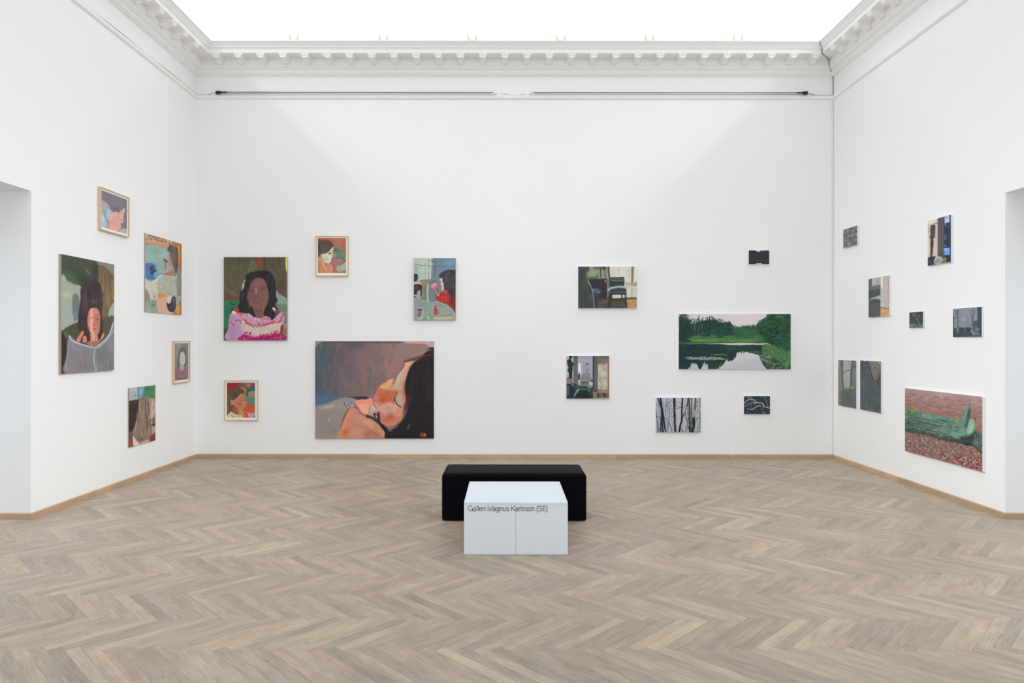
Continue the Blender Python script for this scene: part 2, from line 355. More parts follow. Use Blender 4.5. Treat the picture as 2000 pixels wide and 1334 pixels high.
# ---------------------------------------------------------------- wall washers, cables and ceiling clips
def bx(x, p=0): return (x-PX)*(D-p)/F
def washer(x0, x1, cap_left, label):
    p = .045; a, c = bx(x0, p), bx(x1, p); cx_ = (a+c)/2; z = zof(180.6, p)
    t = thing('linear_light', label, 'light fitting', (cx_, D, z), 0, 'linear light fittings above the picture rail')
    s = -1 if cap_left else 1; ce = (a if s < 0 else c)-cx_; ie = (c if s < 0 else a)-cx_
    MB().tube([(ce, -p, 0), (ie, -p, 0)], .0055, 10).build('upper_rod', M_ROD, t, True)
    MB().tube([(ce - s*.02, -p, -.021), (ie, -p, -.020)], .0055, 10).build('lower_rod', M_ROD2, t, True)
    MB().box((min(ce, ce-s*.068), -p-.018, -.027), (max(ce, ce-s*.068), -p+.014, .016), .006).build('end_cap', M_PLASTIC, t)
    MB().tube([(ce-s*.05, -p, 0), (ce-s*.15, -p, 0)], .0095, 10).build('sleeve', M_PLASTIC, t, True)
    b = MB().box((min(ie, ie-s*-.05), -p-.014, -.024), (max(ie, ie-s*-.05), -p+.014, .014), .005)
    b.box((min(ie-s*-.05, ie-s*-.075), -p-.008, -.028), (max(ie-s*-.05, ie-s*-.075), -p+.008, -.010), .003); b.build('connector', M_CONN, t)
washer(421, 970, True, 'grey linear light fitting above the picture rail with its black cap at left')
washer(1033, 1577, False, 'grey linear light fitting above the picture rail with its black cap at right')
def cable(pts, label, r=.0035, n=6):
    P = [Vector(p) for p in pts]; out = []
    for i in range(len(P)-1):
        for k in range(4):
            t = k/4; a, b_, c, d_ = P[max(i-1, 0)], P[i], P[i+1], P[min(i+2, len(P)-1)]
            out.append(.5*((2*b_)+(c-a)*t+(2*a-5*b_+4*c-d_)*t*t+(3*b_-a-3*c+d_)*t**3))
    out.append(P[-1])
    o = MB().tube(out, r, n).build('power_cable', M_CABLE, None, True); return tag(o, label, 'cable')
zr = zof(186.4)
cable([(bx(978, .06), D-.06, zof(183.6, .06)), (bx(988), D-.03, zr+.008), (bx(998), D-.01, zr), (bx(1012), D-.01, zr), (bx(1020), D-.03, zr+.006), (bx(1026, .06), D-.06, zof(184.4, .06))], 'short thin cable joining the two linear light fittings at mid wall')
cable([(bx(421, .07), D-.07, zof(181.5, .07)), (bx(415), D-.05, zr+.01), (bx(408), D-.012, zr), (XL+.06, D-.012, zr), (XL+.014, D-.014, zr+.004)] + [(XL+.012, D-.02-.4*k, zr+.003+.004*((k*7) % 3-1)) for k in range(1, 14)], 'thin grey cable running along the picture rail of the left wall', .0045)
pr = lambda p, z: (XR-p-.004, D-p-.004, z)
cable([(bx(1577, .07), D-.07, zof(182.5, .07)), (bx(1585), D-.03, zr+.008), (bx(1592), D-.012, zr), (XR-.04, D-.012, zr), pr(.004, zr+.01), pr(.004, zof(160)), pr(.012, zof(148)), pr(.055, zof(138, .05)), pr(.11, zof(126, .11)), pr(.112, SOF-.02), pr(.14, SOF-.008), pr(.285, SOF-.004), pr(.292, SOF+.02), pr(.31, ZT-.07), pr(.35, ZT-.02), pr(.36, ZT+.01)], 'grey cable climbing the cornice in the right corner of the room', .006)
def clip():
    t = thing('ceiling_clip', 'small brass and white clip standing on the cornice edge below the luminous ceiling', 'clip', (0, 0, 0), 0, 'ceiling clips along the back cornice')
    for s in (-1, 1):
        MB().box((s*.05-.014, -.012, 0), (s*.05+.014, .02, .045), .004).box((s*.056-.008, -.008, .04), (s*.056+.008, .012, .085), .003).build('prong', M_BRASS, t)
    MB().box((-.045, -.01, 0), (.045, .015, .022), .004).build('saddle', M_CONN, t)
    return t
c0 = clip()
for i, x in enumerate((573, 748, 921.5, 1095, 1268, 1441)):
    if i == 0: t = c0
    else:
        t = c0.copy(); C.objects.link(t)
        for ch in list(c0.children): q = ch.copy(); C.objects.link(q); q.parent = t
    t.location = (bx(x, .34), D-.335, ZT)

# ---------------------------------------------------------------- plinth with lettering, bench
def lettering(parent, x0, z0, width):
    """a plain grotesque drawn as flat ribbons; units of cap height 1, x-height .73"""
    def arc(cx_, cy_, rx, ry, a0, a1, n=14):
        return [(cx_+rx*math.cos(math.radians(a0+(a1-a0)*i/n)), cy_+ry*math.sin(math.radians(a0+(a1-a0)*i/n))) for i in range(n+1)]
    X = .70; w = .058   # x-height centre line, half stroke
    bowl = lambda: arc(.27, X/2, .25, X/2-w*.4, 0, 360, 24)
    G = {
     'G': (.86, [arc(.43, .5, .40, .47, 42, 318, 24), [(.74, .19), (.80, .06)], [(.46, .44), (.80, .44), (.80, .02)]]),
     'a': (.62, [[(.08, .50)] + arc(.28, .48, .20, .20, 150, 0, 10) + [(.48, .12), (.55, .045), (.60, .06)], [(.48, .40)] + arc(.27, .20, .22, .17, 80, 280, 14) + [(.42, .08), (.48, .18)]]),
     'l': (.26, [[(.13, .0), (.13, 1)]]),
     'e': (.62, [[(.07, .36), (.53, .36)] + arc(.30, X/2, .23, X/2-w*.4, 3, 325, 22)]),
     'r': (.38, [[(.12, 0), (.12, X)], [(.12, .38), (.18, .58), (.28, .655), (.37, .65)]]),
     'i': (.26, [[(.13, 0), (.13, X)], [(.13, .88), (.13, 1)]]),
     'M': (.98, [[(.12, 0), (.12, .97), (.49, .05), (.86, .97), (.86, 0)]]),
     'g': (.64, [arc(.29, .36, .22, .315, 0, 360, 24), [(.52, X), (.52, .0)] + arc(.30, -.04, .22, .18, 0, -150, 10)]),
     'n': (.62, [[(.12, 0), (.12, X)], [(.12, .42)] + arc(.31, .45, .19, .22, 150, 0, 10) + [(.50, 0)]]),
     'u': (.62, [[(.12, X)] + arc(.31, .25, .19, .22, 180, 330, 10) + [(.50, .32)], [(.50, 0), (.50, X)]]),
     's': (.56, [[(.47, .52)] + arc(.28, .51, .18, .155, 20, 200, 9) + [(.20, .39), (.36, .33)] + arc(.28, .19, .20, .155, 40, -165, 11)]),
     'K': (.78, [[(.12, 0), (.12, 1)], [(.72, 1), (.14, .40)], [(.32, .58), (.76, 0)]]),
     'o': (.62, [arc(.30, X/2, .245, X/2-w*.4, 0, 360, 24)]),
     '(': (.34, [arc(.56, .38, .42, .72, 116, 244, 12)]), ')': (.34, [arc(-.22, .38, .42, .72, 64, -64, 12)]),
     'S': (.78, [[(.68, .71)] + arc(.39, .72, .28, .235, 10, 215, 12) + [(.28, .53), (.50, .47)] + arc(.39, .265, .31, .235, 40, -170, 13)]),
     'E': (.72, [[(.66, .95), (.12, .95), (.12, .05), (.68, .05)], [(.12, .52), (.62, .52)]]),
     ' ': (.27, [])}
    txt = 'Galleri Magnus Karlsson (SE)'
    tot = sum(G[c][0] for c in txt); k = width/tot
    x = 0
    for c in txt:
        adv, strokes = G[c]
        if strokes:
            b = MB()
            for st in strokes:
                n = len(st); closed = math.dist(st[0], st[-1]) < 1e-3
                if closed: st = st[:-1]; n -= 1
                L, R = [], []
                for i in range(n):
                    p = Vector(st[i]).to_2d(); q0 = Vector(st[i-1]) if (i or closed) else None; q1 = Vector(st[(i+1) % n]) if (i < n-1 or closed) else None
                    d0 = (p-q0).normalized() if q0 is not None else None; d1 = (q1-p).normalized() if q1 is not None else None
                    if d0 is None: nn = Vector((-d1.y, d1.x)); m_ = w
                    elif d1 is None: nn = Vector((-d0.y, d0.x)); m_ = w
                    else:
                        nn = (Vector((-d0.y, d0.x))+Vector((-d1.y, d1.x)))
                        if nn.length < .2: nn = Vector((-d0.y, d0.x))
                        nn.normalize(); m_ = w/max(nn.dot(Vector((-d0.y, d0.x))), .38)
                    L.append(p+nn*m_); R.append(p-nn*m_)
                vs = [[b.bm.verts.new(((v.x+x)*k, -e, v.y*k)) for v in S for e in (0,)] for S in (L, R)]
                for i in range(n if closed else n-1): b.bm.faces.new((vs[0][i], vs[0][(i+1) % n], vs[1][(i+1) % n], vs[1][i]))
            r = bmesh.ops.extrude_face_region(b.bm, geom=list(b.bm.faces))
            for e in r['geom']:
                if isinstance(e, bmesh.types.BMVert): e.co.y -= .0004
            b.build('letter', M_LETTER, parent).location = (x0, -.0002, z0)
        x += adv
def plinth():
    x0, x1, y0, y1, h = -.3105, .4725, 5.152, 5.925, .398
    cx_ = (x0+x1)/2
    t = thing('plinth', 'low white plinth with the gallery name, standing in front of the black bench', 'plinth', (cx_, y0, 0))
    w2 = (x1-x0)/2; dp = y1-y0
    mid = bx(1007.5)  # seam between the two front boards
    mid = (1007.5-PX)*y0/F - cx_
    th = .012
    MB().box((-w2+.002, th+.0005, 0), (w2-.002, dp, h-th-.0005), .001).build('body', M_PLINTH, t)
    MB().box((-w2, 0, h-th), (w2, dp, h), .0015).build('top_board', M_PLINTH, t)
    MB().box((-w2, 0, .002), (mid-.0012, th, h-th-.0012), .0012).build('front_board', M_PLINTH, t)
    MB().box((mid+.0012, 0, .002), (w2, th, h-th-.0012), .0012).build('front_board', M_PLINTH, t)
    MB().box((mid-.006, th*.6, .004), (mid+.006, th*1.02, h-th-.002)).build('seam_strip', M_SEAM, t)
    nh = None
    for z, n in ((h-th-.011, 8), (.012, 9)):
        for k in range(n):
            x = -w2+.018 + (2*w2-.036)*k/(n-1)
            if nh is None:
                b = MB(); bmesh.ops.create_cone(b.bm, cap_ends=True, segments=8, radius1=.0017, radius2=.0014, depth=.0008, matrix=Matrix.Rotation(math.pi/2, 4, 'X'))
                nh = o = b.build('nail_head', M_SCREW, t)
            else: o = nh.copy(); C.objects.link(o)
            o.location = (x, -.0002, z)
    lettering(t, (914.6-PX)*y0/F-cx_, H-(998.3-PY)*y0/F, .603)
plinth()
def bench():
    x0, x1, y0, y1, h = -.569, .730, 6.12, 6.60, .432
    t = thing('bench', 'long black upholstered bench behind the white plinth', 'bench', ((x0+x1)/2, y0, 0))
    w2 = (x1-x0)/2
    b = MB().box((-w2, 0, .004), (w2, y1-y0, h-.012), .022, 4); o = b.build('body', M_BLACK, t, True)
    b = MB(); nx, ny = 24, 10
    o = MB().box((-w2+.006, .006, h-.05), (w2-.006, y1-y0-.006, h), .028, 6).build('seat_pad', M_SEAT, t, True)
    for s in (-1, 1):
        for y in (.05, .36): MB().box((s*(w2-.1)-.03, y, 0), (s*(w2-.1)+.03, y+.06, .012)).build('foot', M_PLASTIC, t)
M_SEAT = mat('black_wool_seat', (.0045, .006, .009), .95, .05, .4, 900, .2, 200, sheen=.05)
bench()

# ---------------------------------------------------------------- painted pictures
# Every picture on the walls is painted stroke by stroke in numpy and stored as a
# colour attribute on the finely gridded front of its canvas.
def hexrgb(h):
    return np.array([int(h[i:i+2], 16) / 255 for i in (0, 2, 4)], np.float32)

def pts_of(s):
    return np.array([[float(v) for v in p.split(',')] for p in s.split()], np.float32)

def catmull(P, closed, n=5):
    m = len(P)
    if m < 3: return P
    out = []
    rng = range(m) if closed else range(m - 1)
    for i in rng:
        if closed: p0, p1, p2, p3 = P[i-1], P[i], P[(i+1) % m], P[(i+2) % m]
        else: p0, p1, p2, p3 = P[max(i-1, 0)], P[i], P[i+1], P[min(i+2, m-1)]
        for k in range(n):
            t = k / n
            out.append(0.5*((2*p1) + (-p0+p2)*t + (2*p0-5*p1+4*p2-p3)*t*t + (-p0+3*p1-3*p2+p3)*t**3))
    if not closed: out.append(P[-1])
    return np.array(out, np.float32)

def homography(src, dst):
    A, b = [], []
    for (x, y), (u, v) in zip(src, dst):
        A.append([x, y, 1, 0, 0, 0, -u*x, -u*y]); b.append(u)
        A.append([0, 0, 0, x, y, 1, -v*x, -v*y]); b.append(v)
    h = np.linalg.solve(np.array(A, float), np.array(b, float))
    return np.append(h, 1).reshape(3, 3)

def smooth_noise(rs, h, w, cy, cx):
    gy, gx = max(int(cy), 1) + 3, max(int(cx), 1) + 3
    G = rs.rand(gy, gx).astype(np.float32) * 2 - 1
    y = np.linspace(0, gy - 3.001, h); x = np.linspace(0, gx - 3.001, w)
    iy, ix = y.astype(int), x.astype(int)
    fy, fx = (y - iy)[:, None], (x - ix)[None, :]
    fy, fx = fy*fy*(3-2*fy), fx*fx*(3-2*fx)
    a, b = G[np.ix_(iy, ix)], G[np.ix_(iy, ix+1)]
    c, d = G[np.ix_(iy+1, ix)], G[np.ix_(iy+1, ix+1)]
    return ((a*(1-fx)+b*fx)*(1-fy) + (c*(1-fx)+d*fx)*fy).astype(np.float32)

SATURATION = .9
class Art:
    SS = 2.0
    def __init__(s, name, x0, y0, sc, quad, bg):
        s.name, s.org, s.sc = name, (x0, y0), sc
        Q = s.quad = pts_of(quad)
        wpx = (abs(Q[1, 0]-Q[0, 0]) + abs(Q[2, 0]-Q[3, 0])) / 2 / sc
        hpx = (abs(Q[3, 1]-Q[0, 1]) + abs(Q[2, 1]-Q[1, 1])) / 2 / sc
        s.nw, s.nh = int(round(wpx * s.SS)), int(round(hpx * s.SS))
        s.rs = np.random.RandomState(sum(ord(c)*(i+7) for i, c in enumerate(name)) % 99991)
        H = homography([(0, 0), (1, 0), (1, 1), (0, 1)], Q)
        u = (np.arange(s.nw) + .5) / s.nw; v = (np.arange(s.nh) + .5) / s.nh
        U, V = np.meshgrid(u, v)
        D = H[2, 0]*U + H[2, 1]*V + 1
        s.X = ((H[0, 0]*U + H[0, 1]*V + H[0, 2]) / D).astype(np.float32)
        s.Y = ((H[1, 0]*U + H[1, 1]*V + H[1, 2]) / D).astype(np.float32)
        s.Hi = np.linalg.inv(H)
        s.px = sc / s.SS
        s.n1 = smooth_noise(s.rs, s.nh, s.nw, s.nh/9, s.nw/9); s.n2 = smooth_noise(s.rs, s.nh, s.nw, s.nh/9, s.nw/9)
        s.C = np.empty((s.nh, s.nw, 3), np.float32); s.C[:] = hexrgb(bg)
    def _box(s, x0, y0, x1, y1):
        q = np.array([[x, y, 1] for x in (x0, x1) for y in (y0, y1)]) @ s.Hi.T
        q = q[:, :2] / q[:, 2:]
        a, b = q.min(0), q.max(0)
        i0, i1 = max(int(a[1]*s.nh) - 1, 0), min(int(b[1]*s.nh) + 2, s.nh)
        j0, j1 = max(int(a[0]*s.nw) - 1, 0), min(int(b[0]*s.nw) + 2, s.nw)
        return (slice(i0, i1), slice(j0, j1)) if i1 > i0 and j1 > j0 else None
    def _sdf(s, P, closed, pad, wob):
        lo, hi = P.min(0) - pad, P.max(0) + pad
        bx = s._box(lo[0], lo[1], hi[0], hi[1])
        if bx is None: return None, None
        X, Y = s.X[bx], s.Y[bx]
        if wob: X = X + wob*s.n1[bx]; Y = Y + wob*s.n2[bx]
        d = np.full(X.shape, 1e18, np.float32); ins = np.zeros(X.shape, bool)
        n = len(P)
        for i in range(n if closed else n - 1):
            ax, ay = P[i]; bx_, by = P[(i+1) % n]
            ex, ey = bx_-ax, by-ay
            L = ex*ex + ey*ey
            if L < 1e-6: continue
            px, py = X-ax, Y-ay
            t = np.clip((px*ex + py*ey) / L, 0, 1)
            d = np.minimum(d, (px-t*ex)**2 + (py-t*ey)**2)
            if closed and ay != by:
                c = (ay > Y) != (by > Y)
                ins ^= c & (X < ex*(Y-ay)/ey + ax)
        d = np.sqrt(d)
        if closed: d = np.where(ins, -d, d)
        return bx, d
    def _mix(s, bx, al, col):
        s.C[bx] += (col - s.C[bx]) * al[..., None]
    def h(s, col, pts, f=8, w=0, a=1, smooth=False):
        """filled shape with corners"""
        P = pts_of(pts) if isinstance(pts, str) else pts
        if smooth: P = catmull(P, True)
        f = max(f, s.px)
        bx, d = s._sdf(P, True, f + w, w)
        if bx: s._mix(bx, np.clip(.5 - d/f, 0, 1)*a, hexrgb(col))
    def g(s, col, pts, f=10, w=6, a=1):
        """filled shape with rounded outline"""
        s.h(col, pts, f, w, a, True)
    def s_(s, col, wd, pts, f=6, a=1, w=3):
        """brush line"""
        P = catmull(pts_of(pts) if isinstance(pts, str) else pts, False)
        f = max(f, s.px)
        bx, d = s._sdf(P, False, wd/2 + f + w, w)
        if bx: s._mix(bx, np.clip(.5 - (d - wd/2)/f, 0, 1)*a, hexrgb(col))
    def b(s, col, cx, cy, rx, ry, ang=0, a=1, p=2):
        """soft dab"""
        R = max(rx, ry)*1.6
        bx = s._box(cx-R, cy-R, cx+R, cy+R)
        if bx is None: return
        X, Y = s.X[bx]-cx, s.Y[bx]-cy
        c, n = math.cos(math.radians(ang)), math.sin(math.radians(ang))
        q = ((X*c+Y*n)/rx)**2 + ((Y*c-X*n)/ry)**2
        s._mix(bx, np.exp(-q**(p/2)*1.4)*a, hexrgb(col))
    def grad(s, c0, c1, x0, y0, x1, y1, pts=None, a=1):
        """colour passage from one point to another"""
        ex, ey = x1-x0, y1-y0
        t = np.clip(((s.X-x0)*ex + (s.Y-y0)*ey)/(ex*ex+ey*ey), 0, 1)[..., None]
        col = hexrgb(c0)*(1-t) + hexrgb(c1)*t
        if pts is None: s.C += (col - s.C)*a; return
        bx, d = s._sdf(catmull(pts_of(pts), True), True, 12, 5)
        if bx: s.C[bx] += (col[bx] - s.C[bx]) * (np.clip(.5 - d/10, 0, 1)*a)[..., None]
    def d(s, n, ln, wd, ang, cols, pts=None, a=.8, aj=15, cj=.03):
        """many short strokes of the given colours inside a region"""
        cols = [hexrgb(c) for c in cols.split()]
        P = pts_of(pts) if pts else s.quad
        lo, hi = P.min(0), P.max(0)
        k = 0; tries = 0
        while k < n and tries < n*8:
            tries += 1
            x, y = lo + s.rs.rand(2)*(hi-lo)
            ins = False
            for i in range(len(P)):
                ax, ay = P[i-1]; bx_, by = P[i]
                if (ay > y) != (by > y) and x < (bx_-ax)*(y-ay)/(by-ay)+ax: ins = not ins
            if not ins: continue
            k += 1
            col = np.clip(cols[s.rs.randint(len(cols))] + (s.rs.rand()-.5)*2*cj, 0, 1)
            s._dab(x, y, ln*(.5+s.rs.rand()), wd*(.6+.8*s.rs.rand()), ang+(s.rs.rand()-.5)*2*aj, col, a)
    def _dab(s, x, y, ln, wd, ang, col, a, near=0):
        r = max(ln, wd)/2*1.3 + s.px
        bx = s._box(x-r, y-r, x+r, y+r)
        if bx is None: return
        X, Y = s.X[bx]-x, s.Y[bx]-y
        c, n = math.cos(math.radians(ang)), math.sin(math.radians(ang))
        q = ((X*c+Y*n)/(ln/2+s.px*.3))**2 + ((Y*c-X*n)/(wd/2+s.px*.3))**2
        m = np.clip(1.5 - q, 0, 1)*a
        if near: m = m*np.clip(1.6 - np.abs(s.C[bx]-col).max(-1)/near, 0, 1)
        s._mix(bx, m, col)
    def brush(s, n, ln, wd, ang=90, aj=40, a=.5, cj=.035, pts=None):
        """drag the wet paint about: strokes that pick up the colour under them"""
        P = pts_of(pts) if pts else s.quad
        lo, hi = P.min(0), P.max(0)
        for _ in range(n):
            x, y = lo + s.rs.rand(2)*(hi-lo)
            q = s.Hi @ np.array([x, y, 1]); u, v = q[:2]/q[2]
            if not (0 <= u < 1 and 0 <= v < 1): continue
            col = np.clip(s.C[int(v*s.nh), int(u*s.nw)] * (1+(s.rs.rand()-.5)*4*cj) + (s.rs.rand(3)-.5)*2*cj*.6, 0, 1)
            s._dab(x, y, ln*(.5+s.rs.rand()), wd*(.6+.8*s.rs.rand()), ang+(s.rs.rand()-.5)*2*aj, col, a, .16)
    def grain(s, amp, sy=1.5, sx=1.5):
        """weave and bristle marks, sy / sx in samples"""
        n = smooth_noise(s.rs, s.nh, s.nw, s.nh/sy, s.nw/sx)
        s.C *= (1 + amp*n[..., None])
    def done(s):
        g = s.C @ np.array([.3, .59, .11], np.float32)
        return np.clip(g[..., None] + (s.C-g[..., None])*SATURATION, 0, 1)
def art_sleeping():
    p = Art('sleeping', 600, 655, 6.354, '103,72 1575,72 1567,1280 95,1280', '7b6664')
    g, st = p.g, p.s_
    p.grad('4a5560', '7a6468', 103, 400, 560, 400)
    p.grad('7a6468', '8b6d69', 560, 300, 1000, 300, '600,60 1600,60 1600,800 600,800', .7)
    p.b('3f6468', 190, 230, 110, 140, 0, .8); p.b('46606a', 150, 430, 90, 200, 0, .6)
    p.b('4c6a86', 180, 810, 190, 120, 0, .8); p.b('6a5458', 440, 210, 90, 150, 0, .6); p.b('50525e', 290, 250, 60, 120, 0, .5)
    p.b('7a6f8e', 640, 260, 60, 90, 0, .5); p.b('695a66', 520, 420, 60, 160, 0, .5); p.b('9b6560', 700, 420, 45, 250, 0, .6)
    p.b('6e7278', 450, 560, 70, 90, 0, .6); p.b('8a7468', 800, 420, 60, 220, 0, .5); p.b('7b6a5e', 960, 340, 40, 120, 0, .5)
    p.b('4f4a4d', 600, 120, 120, 60, 0, .6); p.b('8a6c62', 770, 640, 90, 130, 0, .5); p.b('77686a', 560, 650, 120, 120, 0, .4)
    g('a67a74', '960,130 1180,90 1580,80 1580,240 1300,290 1150,420 1060,520 980,540 940,400', 90, 8, .6)
    g('8f7a6e', '1180,110 1580,190 1580,260 1330,300', 60, 6, .4)
    g('d3a79a', '1170,72 1480,78 1500,105 1200,100', 12, 3, .8); g('c9a7b8', '1470,72 1580,72 1580,150 1500,130', 20, 3, .8)
    g('4c566e', '850,70 1170,72 1180,92 860,98', 8, 3, .8); g('a58e7c', '103,70 230,72 140,110 108,160', 8, 2, .8); g('514f52', '150,72 860,74 860,92 300,90', 8, 2, .7)
    p.d(160, 110, 26, 90, '6a5c62 7b6462 8c6f68 5b5f68 84706a 76666c', '120,80 1150,80 900,700 140,740', .28, 12)
    g('36353a', '500,768 740,760 760,790 600,800', 10, 3); g('4e6c8d', '103,870 103,740 420,760 330,830 230,860', 40, 6, .8)
    g('5c7a9c', '790,740 880,720 860,760 760,780', 14, 3, .8)
    # dress
    g('958a84', '90,910 240,850 400,785 520,772 620,800 640,880 520,900 450,1010 410,1130 385,1290 90,1290', 12, 4)
    p.b('8c7f7c', 210, 1060, 120, 150, 0, .7); p.b('a09790', 420, 860, 120, 60, -10, .6); p.b('857a76', 330, 1200, 70, 80, 0, .6)
    g('aba793', '150,905 300,860 350,885 230,915', 20, 5, .9); st('c9bdb5', 8, '278,1025 255,1075', 6); st('b57c80', 10, '340,1110 370,1150', 10, .7)
    g('9c8f96', '430,870 470,820 600,800 640,870 560,895 470,900', 12, 5); p.d(60, 14, 9, 0, '6b5c66 c0b4b8 8c7c86 54464e', '440,830 600,800 620,880 470,900', .8, 90)
    # arm / shoulder
    g('c9876d', '395,1290 420,1140 470,1020 540,900 640,930 760,1010 900,1120 990,1220 1000,1290', 8, 3)
    g('e0835c', '395,1290 430,1130 480,1010 540,905 600,930 520,1040 470,1190 450,1230', 22, 5, .9)
    g('c98b75', '560,950 720,1030 850,1110 760,1170 600,1080', 40, 6, .7); g('b56c50', '700,1180 850,1190 940,1290 720,1290', 40, 6, .6)
    p.b('b5593e', 470, 1200, 45, 60, 20, .7); p.b('d9a084', 760, 1080, 90, 50, 30, .6); p.b('cf9a80', 620, 1190, 90, 40, -10, .6); p.b('e09c7c', 950, 1230, 36, 50, 0, .6)
    # neck
    g('f1917a', '600,815 720,790 810,785 830,860 800,930 760,985 690,970 630,890', 10, 4)
    g('f5a38c', '640,860 760,870 780,930 740,970 680,950', 24, 5, .7); g('b99a8a', '770,880 830,850 880,940 870,1000 800,1000 750,980', 14, 4)
    g('d7b6a0', '790,880 830,860 850,900 800,960', 14, 3, .8)
    st('5a4145', 10, '640,950 700,985 760,1020', 6); st('45353c', 34, '740,1000 830,1040 900,1090 940,1150', 12)
    # hair
    g('241f22', '1590,200 1400,290 1340,330 1290,390 1250,470 1220,600 1215,720 1240,860 1230,960 1190,1040 1130,1100 1000,1190 900,1100 960,1200 1000,1300 1590,1300', 10, 3)
    p.b('2d2420', 1440, 560, 120, 240, 10, .8); p.b('1e2530', 1280, 480, 50, 160, 12, .7); p.b('20262c', 1250, 1080, 90, 120, 0, .6)
    p.b('5a2126', 1240, 820, 36, 130, 4, .9); p.b('3d2a50', 1215, 880, 22, 70, 0, .7); p.b('6c2825', 1262, 790, 14, 60, 0, .6); p.b('2a2b36', 1520, 700, 60, 160, 0, .6)
    g('241f22', '880,1060 950,1110 1010,1180 1060,1195 1010,1300 1000,1230 930,1150', 10, 3)
    # face
    g('d0805f', '1105,470 1170,420 1205,330 1240,310 1330,320 1270,400 1240,480 1205,600 1200,700 1220,800 1190,900 1180,1020 1130,1080 1030,1130 950,1110 900,1060 890,960 850,900 820,850 815,790 850,720 880,660 930,600 1010,560 1070,545', 8, 3)
    g('cf9b82', '1170,440 1220,330 1300,330 1260,410 1200,600 1180,680 1110,680 1090,620 1110,520', 22, 5, .95)
    g('f1a183', '1220,330 1310,330 1270,380 1230,420', 16, 4, .8); g('bfae9e', '1110,480 1170,430 1200,440 1170,560 1110,650 1040,680 1060,640 1100,570', 18, 4, .9)
    g('e0a46c', '900,640 980,585 1040,560 1060,600 1010,650 940,670', 18, 5, .95); g('e8aa92', '1000,560 1070,535 1080,560 1040,600', 12, 3, .8)
    st('6b4750', 16, '1120,470 1085,545 1065,600', 10, .8); st('5c3f40', 14, '1205,345 1175,420 1130,470', 10, .7); st('523034', 26, '1590,225 1420,270 1310,300 1215,325', 16, .8)
    g('c4603f', '860,700 920,670 1000,680 1100,690 1110,760 1080,830 1000,870 900,830 850,780', 26, 6, .85)
    p.b('b9523c', 935, 790, 50, 40, 0, .8); p.b('dc8a62', 870, 770, 30, 36, 0, .8); p.b('e0a58a', 1010, 660, 40, 12, -30, .7); p.b('c7724c', 1060, 750, 36, 60, 0, .7)
    g('cba37c', '830,850 870,840 890,910 870,930', 12, 3, .8); g('d6a490', '890,880 1000,830 1110,850 1160,920 1130,1000 950,1000 890,960', 28, 6, .8)
    p.b('bd5248', 1030, 1010, 80, 56, -10, .85); p.b('c25a42', 960, 1060, 50, 30, 20, .6); p.b('d97f58', 1130, 930, 32, 80, 10, .7); p.b('c8866c', 1000, 900, 60, 40, 0, .6)
    g('b3a6a4', '1100,790 1120,730 1165,710 1180,800 1170,880 1110,840', 12, 3, .95); st('452a34', 12, '1085,770 1090,820 1120,860 1160,885', 7); st('7c4a44', 10, '1120,700 1090,750 1082,790', 8, .8)
    st('8c5058', 9, '815,790 825,850 855,905 880,940', 6, .8); st('e7c4b4', 9, '840,905 880,930', 6, .7); st('9a3a38', 6, '830,800 860,835', 5, .6)
    g('37252a', '820,975 850,965 880,1000 870,1040 835,1010', 8, 2); g('c9a08c', '845,985 862,990 868,1030 850,1015', 5, 1); g('3a3038', '870,960 895,960 905,1070 875,1050', 10, 2)
    st('8c6a72', 18, '960,1120 1040,1150 1120,1120', 14, .8); st('5f6f86', 9, '1000,1185 1060,1192', 6, .7); st('a87a78', 7, '1268,1105 1240,1165', 5, .8); st('b0745c', 12, '1190,640 1195,700', 8, .6)
    p.brush(900, 46, 12, 80, 50, .35, .03); p.brush(260, 40, 12, 90, 30, .3, .05, '1200,300 1570,300 1570,1250 1000,1250')
    # more turns of the brush over face, arm and wall
    for q, c_, w_ in (('860,720 900,700 960,700', 'd98c66', 14), ('1010,760 1060,800 1070,850', 'b8603f', 22), ('900,950 960,1010 1040,1050', 'c46a4c', 22), ('1080,1000 1130,960 1150,900', 'd48a62', 18), ('960,880 1040,860 1110,880', 'dcae98', 18), ('1180,440 1150,520 1120,600', 'd9b09a', 16), ('1230,360 1210,430 1190,520', 'e8a284', 16), ('1200,560 1195,680 1205,740', 'a85c40', 12),
                      ('520,960 480,1060 440,1170', 'e88e64', 24), ('600,1000 700,1050 800,1130', 'd39c82', 30), ('640,1120 740,1150 830,1220', 'b87a60', 26), ('740,1220 800,1200 860,1230', 'a0624c', 20), ('560,1180 640,1230 700,1250', 'c99078', 26), ('880,1160 940,1220 960,1270', 'd89474', 18), ('470,1240 520,1200 560,1120', 'd47a50', 22), ('640,850 700,900 740,950', 'f7ac98', 20),
                      ('1240,300 1330,270 1440,240', '8a5a58', 12), ('1300,250 1420,215 1540,180', 'b08a84', 18), ('1350,330 1480,290 1580,270', '3c2c30', 16), ('1330,480 1290,640 1300,820', '332c30', 30), ('1420,420 1400,640 1430,860', '1c1a1e', 34), ('1500,360 1510,600 1490,820', '2c2a30', 30)):
        p.s_(c_, w_, q, 14, .55, 6)
    c = 'e07a1c'   # initials in the corner
    for q in ('1410,1215 1408,1252', '1412,1216 1432,1220 1440,1233 1432,1248 1410,1252', '1452,1215 1450,1252', '1450,1215 1466,1219 1464,1230 1450,1233 1468,1240 1464,1250 1450,1252'): st(c, 7, q, 4, 1, 0)
    p.grain(.035)
    return p

